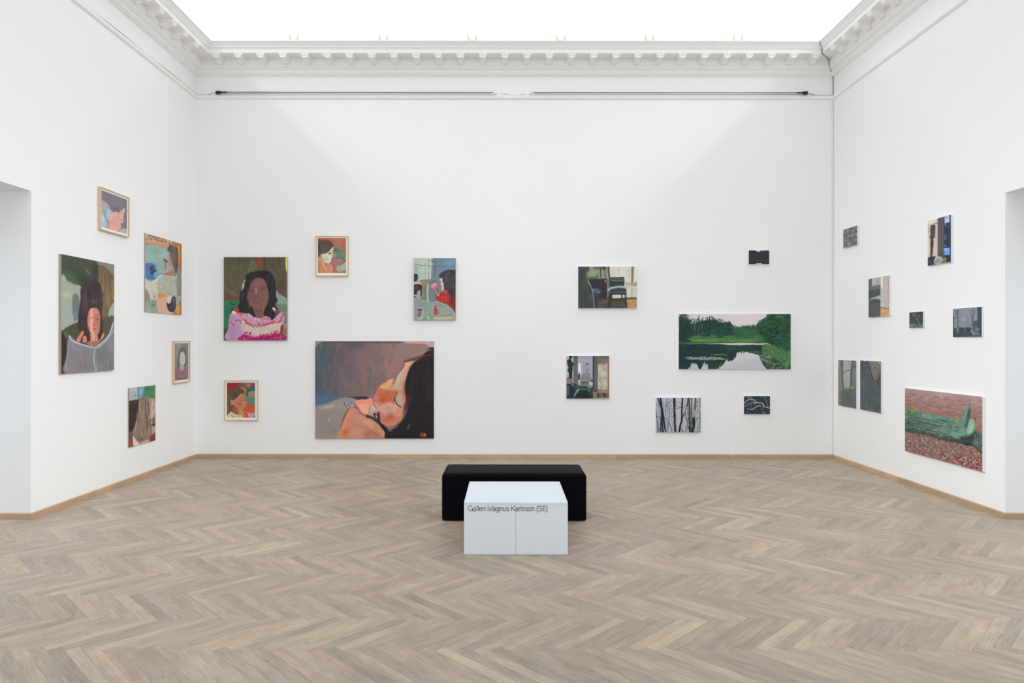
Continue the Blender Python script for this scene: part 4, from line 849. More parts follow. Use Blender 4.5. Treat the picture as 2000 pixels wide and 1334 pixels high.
def art_bath():
    p = Art('bath', 270, 445, 7.411, '95,75 622,230 632,1258 103,1222', '93aaa2')
    g, st = p.g, p.s_
    g('c48d62', '80,60 480,180 480,260 430,320 90,240', 8, 3); g('c89e82', '95,80 440,190 440,240 100,190', 10, 3); p.d(90, 26, 8, 20, '6c5040 8c6a54 d8b090 54403a', '110,90 450,190 450,230 105,175', .75, 70); g('d0b296', '95,75 130,85 110,140 95,140', 8, 2); st('7c5c50', 10, '100,240 250,280 420,320', 7, .8)
    g('8cada4', '103,255 430,325 440,400 440,640 350,660 103,540', 10, 3); p.b('7a9a90', 260, 330, 110, 40, 15, .6); p.b('a4c4c0', 370, 380, 50, 60, 0, .7); p.b('86a09a', 300, 560, 80, 60, 0, .6); p.b('95b4b0', 180, 440, 80, 60, 0, .6)
    g('b96f34', '480,190 622,230 622,660 590,640 560,520 550,300 500,240', 12, 3); st('c89a50', 24, '580,260 580,500', 14, .9); st('9a5428', 14, '612,260 615,640', 9, .8); st('c4ccc0', 22, '465,185 470,250', 8)
    g('3f74b8', '103,530 170,510 260,540 260,600 330,660 260,740 103,720', 14, 4); p.b('4a86d0', 150, 660, 50, 50, 0, .8); p.b('6c94b4', 230, 560, 40, 40, 0, .6); p.b('4c7090', 220, 740, 80, 24, 0, .8); g('86a8b8', '250,600 360,640 330,690 230,720', 20, 4, .8)
    for q in ((205, 568, 30, 24), (190, 600, 26, 24), (240, 618, 28, 22), (198, 652, 28, 30)): p.b('4c2c30', *q, 0, .95, 4)
    p.b('8a3c3c', 215, 580, 14, 8, 0, .7); p.b('2c2024', 225, 640, 14, 12, 0, .6)
    g('c4c2b4', '103,750 200,790 260,740 320,690 440,680 540,720 560,960 380,930 290,930 270,1050 180,1040 160,960 103,900', 10, 4); g('a0a894', '300,720 440,690 540,760 540,930 300,920', 20, 4, .7); st('d8d6cc', 18, '200,790 270,740 330,690', 9); p.b('d4d0bc', 150, 860, 60, 50, 0, .7); p.b('bca88c', 170, 860, 30, 10, -20, .6); p.b('5cb090', 355, 885, 18, 30, 0, .8); p.b('6cb498', 470, 770, 26, 12, 0, .7); p.b('c8b494', 220, 960, 36, 70, 0, .7); p.d(40, 40, 9, 40, 'b4bcac 8c9c8c c8c8b0 94a4a8', '300,720 540,740 550,920 300,900', .5, 60); p.b('5a7a54', 240, 995, 18, 26, 0, .7)
    g('8c8680', '103,900 150,930 175,1040 150,1090 103,1100', 14, 3); g('8c9c8c', '110,1090 180,1040 290,1060 290,1225 110,1220', 18, 4); p.b('6c5c4c', 220, 1120, 30, 30, 0, .7); p.b('a8b4a0', 150, 1160, 40, 40, 0, .6); p.b('74988c', 210, 1070, 60, 20, 0, .6); st('c8b49c', 10, '110,1190 200,1215', 8, .7)
    g('a47868', '330,665 420,640 480,590 540,600 540,690 440,690', 10, 3); g('a8796a', '360,450 380,440 410,500 400,610 380,620 375,520', 7, 2); g('b18878', '430,380 460,400 490,520 450,560 430,480', 8, 2); st('3c2c2c', 14, '375,460 410,490', 7); st('d0a898', 12, '350,655 440,620 520,600', 8, .7); p.b('b48070', 510, 640, 30, 40, 0, .7); g('8fb0b4', '425,320 460,300 440,400 420,440 425,380', 10, 2, .5); st('6c4038', 10, '400,450 418,490', 6, .8)
    g('6a5c50', '430,290 470,262 530,265 560,330 570,440 560,560 545,660 520,600 490,520 470,430 440,340 425,330', 10, 3); p.d(60, 130, 8, 86, '544840 7c6c5c 403834 8c7c6a', '440,280 550,280 565,560 500,500', .55, 8); st('3a3438', 14, '425,330 440,285 470,265', 8); st('302c34', 16, '555,300 565,440 545,640', 8, .8)
    g('868478', '570,560 615,620 622,980 560,960 560,740', 12, 3); p.b('9c9c98', 560, 800, 30, 80, 0, .6); p.b('a4a8b4', 540, 720, 20, 40, 0, .6); st('4c5460', 7, '540,750 560,830', 5, .7); st('b4bcc8', 12, '290,935 420,945 560,965', 7); st('9c3c3c', 6, '300,935 480,950 622,978', 4, .8)
    g('d2a488', '285,940 440,960 420,1080 430,1180 520,1230 500,1250 300,1225', 8, 3); g('c49448', '290,945 400,960 380,1000 300,1010', 12, 3); g('9ab0a0', '420,960 500,965 540,980 500,990 440,990', 8, 2)
    g('3e3638', '410,1090 460,1080 490,1000 540,1000 550,1120 520,1210 450,1200', 9, 3); g('c8c4bc', '440,990 485,985 470,1080 430,1090 425,1040', 8, 2); p.b('8c7c70', 515, 1040, 16, 60, 0, .8); p.b('565056', 500, 1130, 30, 40, 0, .6)
    g('9aa49c', '550,990 622,985 622,1060 600,1120 555,1130', 10, 3); g('b86c34', '600,1060 632,1040 632,1258 500,1245 560,1180', 12, 3); g('cc9c38', '560,1130 600,1120 600,1240 560,1240', 10, 2)
    p.brush(500, 44, 12, 90, 60, .3, .03); p.grain(.035)
    return p

def art_lying():
    p = Art('lying', 180, 355, 11.6, '208,195 790,400 790,1175 203,1030', '746c7a')
    g, st = p.g, p.s_
    p.b('70727a', 260, 330, 80, 120, 0, .8); p.b('786678', 400, 450, 60, 120, 0, .7); p.b('75757a', 600, 420, 130, 100, 0, .6); p.b('5f4a60', 540, 620, 90, 60, 0, .8); p.b('6c6470', 740, 700, 40, 200, 0, .6); p.b('7c848a', 230, 440, 40, 60, 0, .5)
    g('a49a9e', '203,440 260,450 350,500 390,560 400,640 300,640 203,620', 14, 4); p.b('cc9a90', 255, 550, 50, 40, 0, .8); p.b('b48c94', 350, 580, 26, 30, 0, .7); g('b7b4b8', '215,430 300,465 370,520 360,530 280,480', 8, 2, .7)
    g('97b8cc', '203,620 300,620 400,620 450,680 430,800 390,890 340,860 330,1060 203,1040', 14, 4); p.b('a8d4e4', 250, 850, 50, 100, 0, .8); p.b('90c4dc', 380, 740, 44, 80, 0, .8); g('a88c94', '230,620 310,660 330,800 370,900 400,1080 320,1060 330,960 280,780', 14, 4); p.b('7c98ac', 250, 720, 24, 50, -30, .6)
    g('d89c88', '430,720 520,680 600,710 610,860 640,930 655,1010 640,1060 560,1110 400,1080 390,900', 12, 3); p.b('dc8870', 450, 930, 70, 60, 0, .8); p.b('e4c0a0', 440, 790, 30, 60, 0, .8); p.b('e0a48c', 590, 960, 50, 60, 0, .6); p.b('d8a8a0', 530, 740, 60, 40, 0, .7); p.b('e4a890', 520, 1060, 90, 30, 10, .7); p.b('e49c78', 470, 1000, 40, 40, 0, .5)
    g('d4a896', '610,690 650,640 700,620 740,600 735,660 715,740 710,860 700,920 650,930 600,860 605,760', 9, 3); p.b('c87880', 640, 850, 50, 30, 10, .8); p.b('e8c8b0', 690, 690, 22, 60, 15, .7); st('5c3c48', 12, '680,660 670,700 675,720', 7); st('643c44', 12, '600,690 640,650 700,590 750,590', 10, .8); st('b45a50', 10, '640,600 700,560 720,590', 9, .7); st('d89c88', 20, '700,590 740,600', 8, .6); p.b('c06070', 670, 905, 26, 14, 0, .7); p.b('b89090', 590, 840, 20, 30, 0, .5)
    g('a4acc0', '600,1110 660,1070 720,1050 790,1080 790,1175 640,1140', 14, 3); p.b('c09aa0', 720, 1120, 40, 24, 0, .7)
    p.brush(260, 60, 20, 60, 60, .3, .02); p.grain(.025)
    return p

def art_smallgirl():
    p = Art('smallgirl', 325, 655, 12.7, '208,195 548,195 548,1095 205,1120', '727470')
    g, st = p.g, p.s_
    p.b('80ac78', 310, 260, 60, 90, 0, .8); p.b('88ac84', 270, 440, 40, 160, 0, .7); p.b('7f7876', 520, 350, 40, 160, 0, .7); p.b('6c746c', 230, 620, 30, 120, 0, .6); p.b('7c9474', 530, 740, 24, 60, 0, .6); p.b('6c7c64', 470, 240, 50, 30, 0, .5); p.b('8a7a78', 525, 560, 20, 100, 0, .5)
    g('55545c', '400,300 460,290 490,380 495,560 500,700 440,790 330,790 270,780 280,600 300,440 350,330', 20, 4); p.b('3e4248', 460, 400, 20, 90, 0, .6); p.b('4c4e54', 350, 360, 26, 50, 20, .6); p.b('4a4c58', 300, 640, 20, 120, 0, .6)
    g('c4bca4', '395,405 440,440 465,520 462,640 440,730 400,760 350,720 330,620 335,500 360,430', 12, 3); p.b('b8a488', 360, 560, 24, 24, 0, .6); p.b('c89c84', 375, 630, 26, 14, 0, .9); st('8c8070', 8, '350,540 385,545', 7, .7); st('988c78', 8, '415,540 445,540', 7, .6); st('b4786c', 9, '350,640 400,632', 8, .8); st('d4d0bc', 9, '450,600 450,690', 8, .6)
    g('a8a490', '340,720 430,720 430,820 400,880 350,880 335,800', 14, 3)
    g('8c5464', '205,860 260,800 330,820 370,880 430,840 470,820 548,830 548,1095 205,1120', 16, 4); p.b('b8505c', 490, 870, 40, 40, 0, .9); p.b('6c4c74', 240, 940, 30, 80, 0, .7); p.b('4c4464', 385, 930, 26, 40, 0, .9); p.b('a8606c', 310, 980, 30, 26, 0, .6); p.b('5c3c54', 370, 1060, 100, 22, 0, .7); p.b('947c78', 510, 1000, 26, 40, 0, .7); p.b('8c3c50', 250, 1060, 40, 30, 0, .6); p.b('a8808c', 390, 1000, 26, 26, 0, .6)
    p.brush(160, 60, 20, 88, 40, .3, .02); p.grain(.025)
    return p

def art_hair():
    p = Art('hair', 240, 745, 9.53, '108,125 600,70 610,1095 115,1230', '6b5a50')
    g, st, h = p.g, p.s_, p.h
    h('a4b4b0', '100,120 272,100 272,345 100,360', 8, 2); h('6c98a4', '270,100 400,85 390,290 275,330', 8, 2); p.b('8cc0c4', 330, 180, 36, 60, 0, .7); h('3c8054', '395,100 605,80 600,320 480,320 390,260', 8, 3); p.b('2c6c48', 450, 140, 50, 40, 0, .7); p.b('4c9464', 560, 220, 40, 60, 0, .6); p.b('8cb4ac', 520, 85, 60, 12, -6, .7); p.b('587c48', 400, 230, 50, 30, 0, .7)
    st('6b6c6a', 8, '118,130 120,350', 5, .8); p.b('88a89c', 175, 290, 20, 70, 0, .8); st('7c5c50', 9, '165,200 190,205', 6, .8); p.b('7c7470', 225, 260, 22, 46, 0, .7); st('305058', 7, '270,100 275,320', 5, .8); st('b8d0c8', 9, '345,180 345,310', 6, .6)
    h('382628', '108,375 300,335 300,560 230,800 190,920 115,930', 8, 3); p.b('4c3232', 180, 620, 40, 120, 0, .6); p.b('241a1e', 160, 870, 40, 50, 0, .7); st('7c5a50', 8, '120,420 180,405 280,345', 6, .8); st('4a4248', 9, '110,360 290,335', 6, .8)
    g('b88478', '470,330 605,320 605,420 540,430 520,700 480,560', 12, 3); g('bca79c', '530,400 580,330 610,420 600,560 540,700 515,640', 12, 3); p.b('cc7468', 572, 480, 28, 50, 0, .9); p.b('9aa4a8', 590, 640, 16, 80, 0, .6); p.b('6b5450', 590, 360, 16, 40, 0, .7); p.b('d0b0a0', 530, 660, 14, 60, 0, .6); p.b('a8c0bc', 530, 760, 30, 40, 0, .8); g('5c2a34', '545,800 610,780 610,840 580,840', 8, 2); g('c08a7c', '530,850 605,840 605,940 520,1000', 12, 3); st('e0b4a4', 7, '540,870 600,880', 5, .6)
    g('7c2c34', '480,1040 560,980 610,950 610,1100 480,1130', 14, 4); p.b('b43c3c', 570, 1020, 30, 20, -30, .8); p.b('8c948c', 500, 1040, 20, 30, 0, .5); g('a83438', '130,1060 180,1040 195,1200 150,1220', 10, 2); g('5c4c54', '115,940 180,930 180,1040 130,1080', 14, 3); p.b('8c6c74', 150, 1000, 16, 30, 0, .6); g('d0c4ae', '190,1000 230,1060 300,1130 390,1140 260,1200 200,1190', 12, 3); g('c4a090', '360,1100 480,1080 480,1130 300,1180', 12, 3); g('c48038', '450,1040 510,980 500,1060 460,1100', 10, 3)
    g('87715f', '300,340 340,305 400,280 460,300 500,420 505,600 510,760 540,900 520,1000 450,1080 380,1110 320,1140 270,1100 190,1000 180,930 230,800 270,620 290,460', 10, 3)
    p.b('9b8b8c', 400, 360, 50, 60, 0, .8); p.b('6c5450', 355, 330, 20, 60, 0, .8); p.b('5f4c44', 440, 400, 36, 60, 0, .6); p.b('a8968c', 310, 420, 14, 120, 4, .7); p.b('5c3c38', 322, 700, 10, 160, 3, .8); p.b('a08c70', 370, 800, 26, 180, 2, .7); p.b('9c8860', 250, 880, 30, 90, 14, .7); p.b('6a5048', 450, 640, 36, 160, 0, .6); p.b('86433a', 440, 880, 18, 60, 0, .7); p.b('503c36', 360, 1060, 40, 40, 0, .6); p.b('b4a68c', 260, 760, 12, 120, 14, .5)
    p.d(130, 190, 8, 92, '5c4a42 94826e a8987e 6b584c 4a3a34 b4a48c', '300,340 460,310 500,600 530,950 330,1120 200,980 270,620', .5, 7)
    p.brush(350, 50, 12, 90, 25, .3, .03); p.grain(.035)
    return p
def art_lake():
    p = Art('lake', 1310, 600, 8, '125,105 1875,105 1875,968 125,968', 'd3cccb')
    g, st, h = p.g, p.s_, p.h
    p.grad('cfc8ca', 'd8cdcb', 300, 110, 700, 320)
    rs = p.rs
    def fir(x, top, base, w, col):
        n = 9; L, R = [], []
        for i in range(n):
            t = i/n; y = top + (base-top)*t; r = w*t*(1 if i % 2 else .55) + 3
            L.append((x-r*(.8+.4*rs.rand()), y)); R.append((x+r*(.8+.4*rs.rand()), y))
        h(col, np.array([(x, top-8)] + R + [(x+w, base), (x-w, base)] + L[::-1], np.float32), 7, 3)
    h('263f38', '125,150 250,150 290,220 320,260 400,250 520,205 600,190 700,190 760,230 870,250 920,215 980,300 1060,330 1060,560 125,560', 14, 10)
    for x, t, w, c in ((150, 110, 40, '2a443f'), (215, 120, 60, '2a443f'), (440, 125, 34, '3a544e'), (375, 190, 18, '4a655e'), (575, 160, 50, '2c5040'), (640, 190, 60, '2e5048'), (718, 175, 55, '2a4a3e'), (780, 235, 60, '2c5442'), (850, 240, 60, '2f5443'), (915, 212, 70, '2a4c3a'), (490, 200, 50, '345648'), (975, 290, 50, '2f5c44')): fir(x, t, 470, w, c)
    h('2e5c42', '960,320 1020,315 1100,320 1180,300 1300,310 1340,280 1360,250 1450,190 1540,105 1875,105 1875,560 960,560', 12, 8)
    p.b('4a7478', 1095, 330, 60, 20, 0, .6); p.b('3c6c50', 1180, 360, 110, 36, 0, .6)
    g('25503a', '1340,300 1400,220 1480,180 1540,105 1875,100 1875,700 1700,640 1500,560 1440,520 1380,460', 14, 10)
    p.d(60, 26, 20, 0, '6b8c74 54786a 3c6454', '1340,270 1400,200 1530,130 1560,200 1440,260', .5, 60)
    p.d(420, 46, 20, -20, '1f4432 2c5c3c 1a382c 336843 234a36 3c6c42 18302a 152c28', '1400,240 1560,120 1875,110 1875,660 1480,560 1400,400', .5, 25)
    # ragged crowns against the sky
    for poly, cs in (('270,190 420,180 620,150 760,190 880,220 990,290 1060,320 1060,350 960,340 860,290 740,250 600,230 420,270 300,280', '22403a 2c4a40 1e3632 33544a'), ('1060,300 1340,280 1440,200 1560,100 1600,120 1480,230 1380,320 1060,345', '2c5440 234a38 3a6450 1e4032')):
        p.d(150, 34, 9, 88, cs, poly, .75, 35)
    p.d(40, 26, 5, 10, 'c9c4c6 d3cccb', '130,110 300,110 310,200 200,180', .6, 30); p.d(30, 60, 9, 15, '2c4a44 22403a', '130,110 260,120 300,200 130,190', .8, 20)
    p.b('4e8a42', 1720, 150, 70, 30, 10, .6); p.b('5a4438', 1750, 330, 50, 30, -20, .8); p.b('1e3c34', 1560, 480, 70, 80, 0, .7); p.b('1c3830', 1800, 420, 60, 60, 0, .5); p.b('2c6456', 1800, 560, 70, 50, 0, .5)
    p.d(420, 50, 13, 88, '1c3834 264638 1a3232 2d4f3e 223e38 182c2c', '130,200 290,240 600,220 900,270 1050,360 1050,480 130,540', .5, 12)
    p.d(160, 40, 14, 80, '2c5c44 386c4c 265040 427450', '980,330 1340,320 1400,480 980,480', .5, 30); p.b('1c3434', 200, 420, 90, 130, 0, .7)
    g('3d6f42', '340,460 420,440 560,470 620,430 720,440 760,480 870,450 960,440 1040,490 1100,500 1220,480 1300,450 1400,440 1460,500 1400,520 330,520', 16, 6); p.b('518848', 930, 470, 90, 22, 0, .8); p.b('2f5f4c', 680, 460, 60, 26, 0, .8); p.b('4c8048', 1340, 480, 60, 30, 0, .6); p.d(50, 30, 8, 60, '26503c 5c8c50 3c7048', '340,460 1440,450 1440,500 340,500', .5, 60)
    h('4f8a3a', '325,500 600,494 900,500 1290,497 1400,520 1290,542 900,540 600,545 320,545', 10, 4); p.d(60, 90, 8, 0, '64a044 5c9440 44783a 3c6c38', '325,503 1290,500 1290,535 325,540', .7, 3); h('375e48', '125,550 700,545 1100,543 1450,530 1500,560 800,562 125,578', 8, 3)
    # water
    h('1d3a36', '125,575 760,580 1450,585 1875,640 1875,968 125,968', 8, 3); p.grad('1a3038', '203c34', 300, 600, 900, 700, '125,600 1200,600 1100,760 125,900', .6); p.b('37603c', 1000, 630, 260, 30, 0, .5); p.b('182c34', 360, 680, 170, 70, 0, .6); p.d(90, 130, 8, 0, '2c4c38 1c3030 24443a', '140,590 1400,600 1300,720 140,740', .4, 3)
    h('c9cac4', '755,575 900,562 1100,556 1300,560 1425,570 1300,583 1090,592 900,587', 5, 2)
    h('c9c9d0', '1080,700 1130,690 1160,695 1190,688 1230,720 1290,715 1320,735 1370,740 1400,770 1430,790 1440,860 1490,920 1530,975 740,975 780,870 830,860 850,820 920,785 950,800 990,760 1010,720', 7, 5)
    p.grad('d6d2d0', 'b9b8c6', 1100, 700, 1150, 900, '1080,720 1180,705 1400,790 1500,975 760,975 860,850', .8); p.b('c4bcc4', 800, 950, 80, 20, 0, .6)
    h('b4bcc4', '270,975 310,880 350,860 410,890 440,975', 8, 5); h('b4bcc4', '470,975 500,880 535,850 580,890 590,975', 8, 5)
    p.d(70, 30, 10, 90, '20402e 2c4c34 36582c', '590,870 760,860 820,820 760,940 600,950', .6, 15); g('2b4428', '590,880 700,860 780,880 740,950 620,950', 14, 6, .6)
    for x0, x1, y in ((210, 420, 791), (260, 560, 780), (300, 640, 798), (420, 600, 812), (440, 700, 822), (560, 760, 800), (690, 860, 810), (620, 890, 742), (700, 820, 735), (270, 400, 812), (480, 560, 770), (740, 800, 795)):
        st('a4b4ac', 6, f'{x0},{y} {(x0+x1)//2},{y+3} {x1},{y-1}', 4, .75, 3)
    p.d(60, 50, 6, 0, '9cb0a4 c0c8c4 7c9488', '250,775 700,780 860,800 840,820 500,825 270,810', .7, 5)
    g('4c7c48', '1450,580 1600,600 1700,640 1875,690 1875,880 1760,850 1600,820 1500,740 1420,680', 18, 8, .85); p.d(260, 60, 8, 75, '5c8c4c 4a7c44 6c9450 3c6c40 386444', '1480,600 1620,600 1875,700 1875,860 1700,820 1520,740', .55, 20)
    p.d(300, 22, 13, 80, '1e4436 2c6048 245040 34705c', '1640,440 1875,430 1875,690 1740,680 1620,600', .5, 60)
    h('2d4c36', '1430,790 1520,770 1640,820 1875,880 1875,975 1540,975 1490,900 1440,850', 12, 6); p.d(150, 44, 7, 8, '8c9c88 a8b49c 4c6c4c 203c2c 6c845c 5c7c4c', '1390,720 1500,720 1640,800 1875,880 1875,965 1560,965 1450,840', .75, 12); p.d(50, 60, 6, 0, '2a4a38 7c8c80 4c6450', '1200,700 1450,680 1480,760 1300,730', .6, 5)
    p.d(60, 20, 8, 80, '203c2c 284838', '1000,700 1400,690 1430,770 1380,750 1200,700 1000,740 860,820 840,800', .7, 40)
    # ragged edges of the reflected sky
    p.d(110, 30, 12, 88, '1d3a30 24442f 203c36', '740,960 790,860 840,830 860,800 930,770 990,740 1040,700 1010,780 950,830 860,850 800,900', .85, 12)
    p.d(70, 30, 10, 88, '1d3a30 24442f', '1380,760 1440,850 1500,930 1540,975 1500,960 1440,880 1400,800', .8, 12); p.d(50, 40, 10, 88, '1d3a36 203f38', '250,975 280,880 340,850 420,880 450,975 470,880 530,840 600,890 620,975 590,900 530,870 470,940 440,950 400,890 330,870 280,975', .8, 10)
    p.d(40, 60, 5, 0, 'a4a4b4 c8c4cc b4acb8', '900,880 1400,860 1480,960 780,965', .35, 3)
    p.brush(700, 26, 8, 45, 90, .3, .03); p.grain(.02)
    return p

def art_chair():
    p = Art('chairroom', 1120, 510, 13.08, '120,140 1620,140 1620,1205 120,1205', '4a5252')
    g, st, h = p.g, p.s_, p.h
    h('8a9072', '310,140 890,140 890,450 400,450', 10, 3); h('3c4f50', '120,140 405,140 405,270 120,280', 8, 3); h('5c6c5a', '510,140 830,140 830,220 640,220 520,215', 12, 3, .9); p.b('98a07c', 500, 310, 90, 70, 0, .6); h('46564c', '660,140 720,140 705,440 680,440', 8, 3); h('34463f', '750,150 820,150 820,215 750,215', 8, 2); st('39443f', 20, '800,210 805,420', 10, .8); p.b('b8c0ac', 640, 240, 14, 14, 0, .9); st('9cac98', 14, '650,260 655,440', 9, .8); h('4e6450', '590,350 640,330 640,410 590,420', 12, 3, .8); h('53625c', '380,400 640,395 640,450 400,460', 12, 4, .9)
    h('d5cfbf', '920,140 1480,140 1480,640 940,640', 8, 2); p.b('d3beb0', 1000, 260, 60, 150, 0, .7); p.b('c4bcc4', 1180, 280, 26, 160, 0, .6); p.b('dcdce4', 1220, 300, 26, 160, 0, .7); p.b('bdbcc4', 1420, 300, 50, 200, 0, .7); p.b('c4b0ac', 1150, 200, 20, 90, 0, .6); p.b('e0d8c4', 950, 300, 24, 120, 0, .6)
    h('dad8c8', '1520,140 1625,140 1625,620 1520,620', 8, 2); p.b('d0a89c', 1590, 500, 26, 60, 0, .4); h('7d7862', '1480,140 1545,140 1525,620 1470,620', 10, 2); h('b49c80', '1320,540 1500,540 1620,540 1620,640 1330,640', 22, 4, .7); h('7e7a70', '1560,540 1622,540 1622,620 1540,620', 14, 4, .6)
    h('c7c6b4', '1000,640 1625,630 1625,940 1000,940', 8, 3); p.b('b4b0a0', 1480, 780, 20, 150, 0, .7); p.b('d4d4c4', 1420, 760, 40, 120, 0, .6); st('8a8878', 12, '1500,700 1490,960', 9, .8); p.b('a89878', 1590, 700, 26, 60, 0, .4)
    h('b98f58', '1340,960 1625,940 1625,1210 1380,1210', 10, 3); p.d(60, 60, 10, 0, 'c89c5c a87840 b08850 8c6a40', '1370,970 1620,960 1620,1200 1400,1200', .5, 10); h('4a463c', '980,935 1625,925 1625,965 980,985', 10, 3)
    h('7b8a7c', '830,140 880,140 900,440 890,640 840,640 820,450', 12, 3); h('3c463e', '875,140 915,140 935,430 900,440', 8, 2); st('b4b8b4', 14, '870,330 895,470', 8, .7)
    h('34303a', '400,460 560,455 860,445 860,520 850,1000 560,1010 480,900 430,600', 10, 3); p.b('3a3a4a', 620, 580, 100, 60, 0, .6); h('4a3234', '410,465 860,450 860,480 430,510', 12, 2, .6); h('3a2826', '790,450 850,450 850,1080 780,1080', 8, 2); h('a8815c', '795,480 835,480 830,560 805,560', 12, 2, .9); st('5c3830', 10, '790,600 800,880', 8, .8); p.b('7c6460', 870, 540, 20, 100, 0, .8); h('7a746c', '850,520 910,500 905,900 850,920', 14, 3, .8)
    h('4d4640', '530,960 980,960 1330,1010 1400,1210 520,1210', 16, 5); p.d(70, 90, 12, 0, '5c5448 6c5c4c 3c3834 74604c 3a3a3c', '620,1000 1330,1030 1380,1200 620,1200', .6, 5); p.b('6c4038', 1150, 1050, 130, 20, 0, .8); p.b('8a8878', 1380, 1180, 26, 40, 0, .6)
    st('2c2c34', 26, '590,960 590,1210', 8); p.b('34485c', 590, 860, 100, 120, 0, .8); g('44586c', '480,700 560,700 620,710 720,760 650,820 560,830 500,800', 18, 4); st('8c9cb0', 14, '470,700 540,745 600,710', 8); p.b('a8bccc', 645, 795, 22, 22, 0, .8); h('23303c', '555,735 585,735 585,755 555,750', 8, 2)
    h('3a4240', '120,230 270,220 340,330 400,500 470,680 510,860 530,1205 120,1205', 10, 3); p.b('2c3438', 170, 500, 40, 300, 0, .7); p.b('48504a', 260, 560, 40, 260, 0, .5); p.b('4e5c40', 440, 1000, 36, 180, 5, .7); p.d(60, 200, 12, 85, '2f3836 4a5450 556048 343c3c 5c6c50', '150,250 310,300 500,900 510,1190 140,1190', .45, 8)
    st('a4b0a8', 13, '320,330 350,370 400,560 460,680 500,820 520,1000 530,1200', 7, .9); st('78845c', 18, '310,310 330,500 380,560', 9, .7); st('c4ccc4', 12, '390,560 430,620', 7); st('6c7c5c', 10, '340,600 400,800 410,900', 8, .6)
    # chair
    h('4b5a4c', '930,410 1295,405 1300,500 1285,640 920,660 905,520', 8, 3); st('8c9480', 10, '970,495 1100,505 1260,495', 6); h('333c38', '930,515 1270,515 1280,640 930,650', 14, 3, .85); p.b('2a3034', 945, 500, 24, 80, 0, .7); p.b('23282c', 1290, 560, 18, 80, 0, .8); st('23282c', 14, '935,420 1290,412', 7, .8); p.d(26, 34, 10, 20, '54624e 2a322e 46523e', '960,540 1260,540 1260,620 960,630', .6, 30)
    g('9aaab0', '905,690 960,670 1100,640 1240,630 1330,650 1355,700 1240,690 1120,690 960,730 920,740', 8, 2); g('33414e', '920,740 1080,690 1200,680 1310,700 1355,720 1340,760 1240,770 1000,790 920,780', 9, 2); p.b('5a7080', 960, 710, 30, 16, -20, .7); st('b8c8d0', 9, '915,690 1100,655 1200,640', 6, .8)
    h('4a5054', '920,775 1355,760 1355,850 920,860', 8, 2); h('30343a', '940,820 1330,820 1320,860 940,862', 8, 2, .8)
    h('d0ccb8', '990,865 1220,865 1220,940 990,940', 8, 2); p.b('d0b89c', 1060, 900, 60, 20, 0, .5)
    for q, w in (('925,850 920,1000 910,1190', 40), ('1330,850 1335,1000 1350,1150', 40), ('975,860 975,990', 30), ('1232,860 1235,990', 30)): st('2c3036', w, q, 8, 1, 2)
    st('2e2824', 18, '930,1000 1220,995', 7); st('2e3034', 12, '1240,960 1330,1040', 7)
    g('c4c8cc', '870,715 905,705 930,760 890,750', 8, 2, .8)
    p.brush(240, 40, 14, 88, 40, .22, .02); p.grain(.02)
    return p

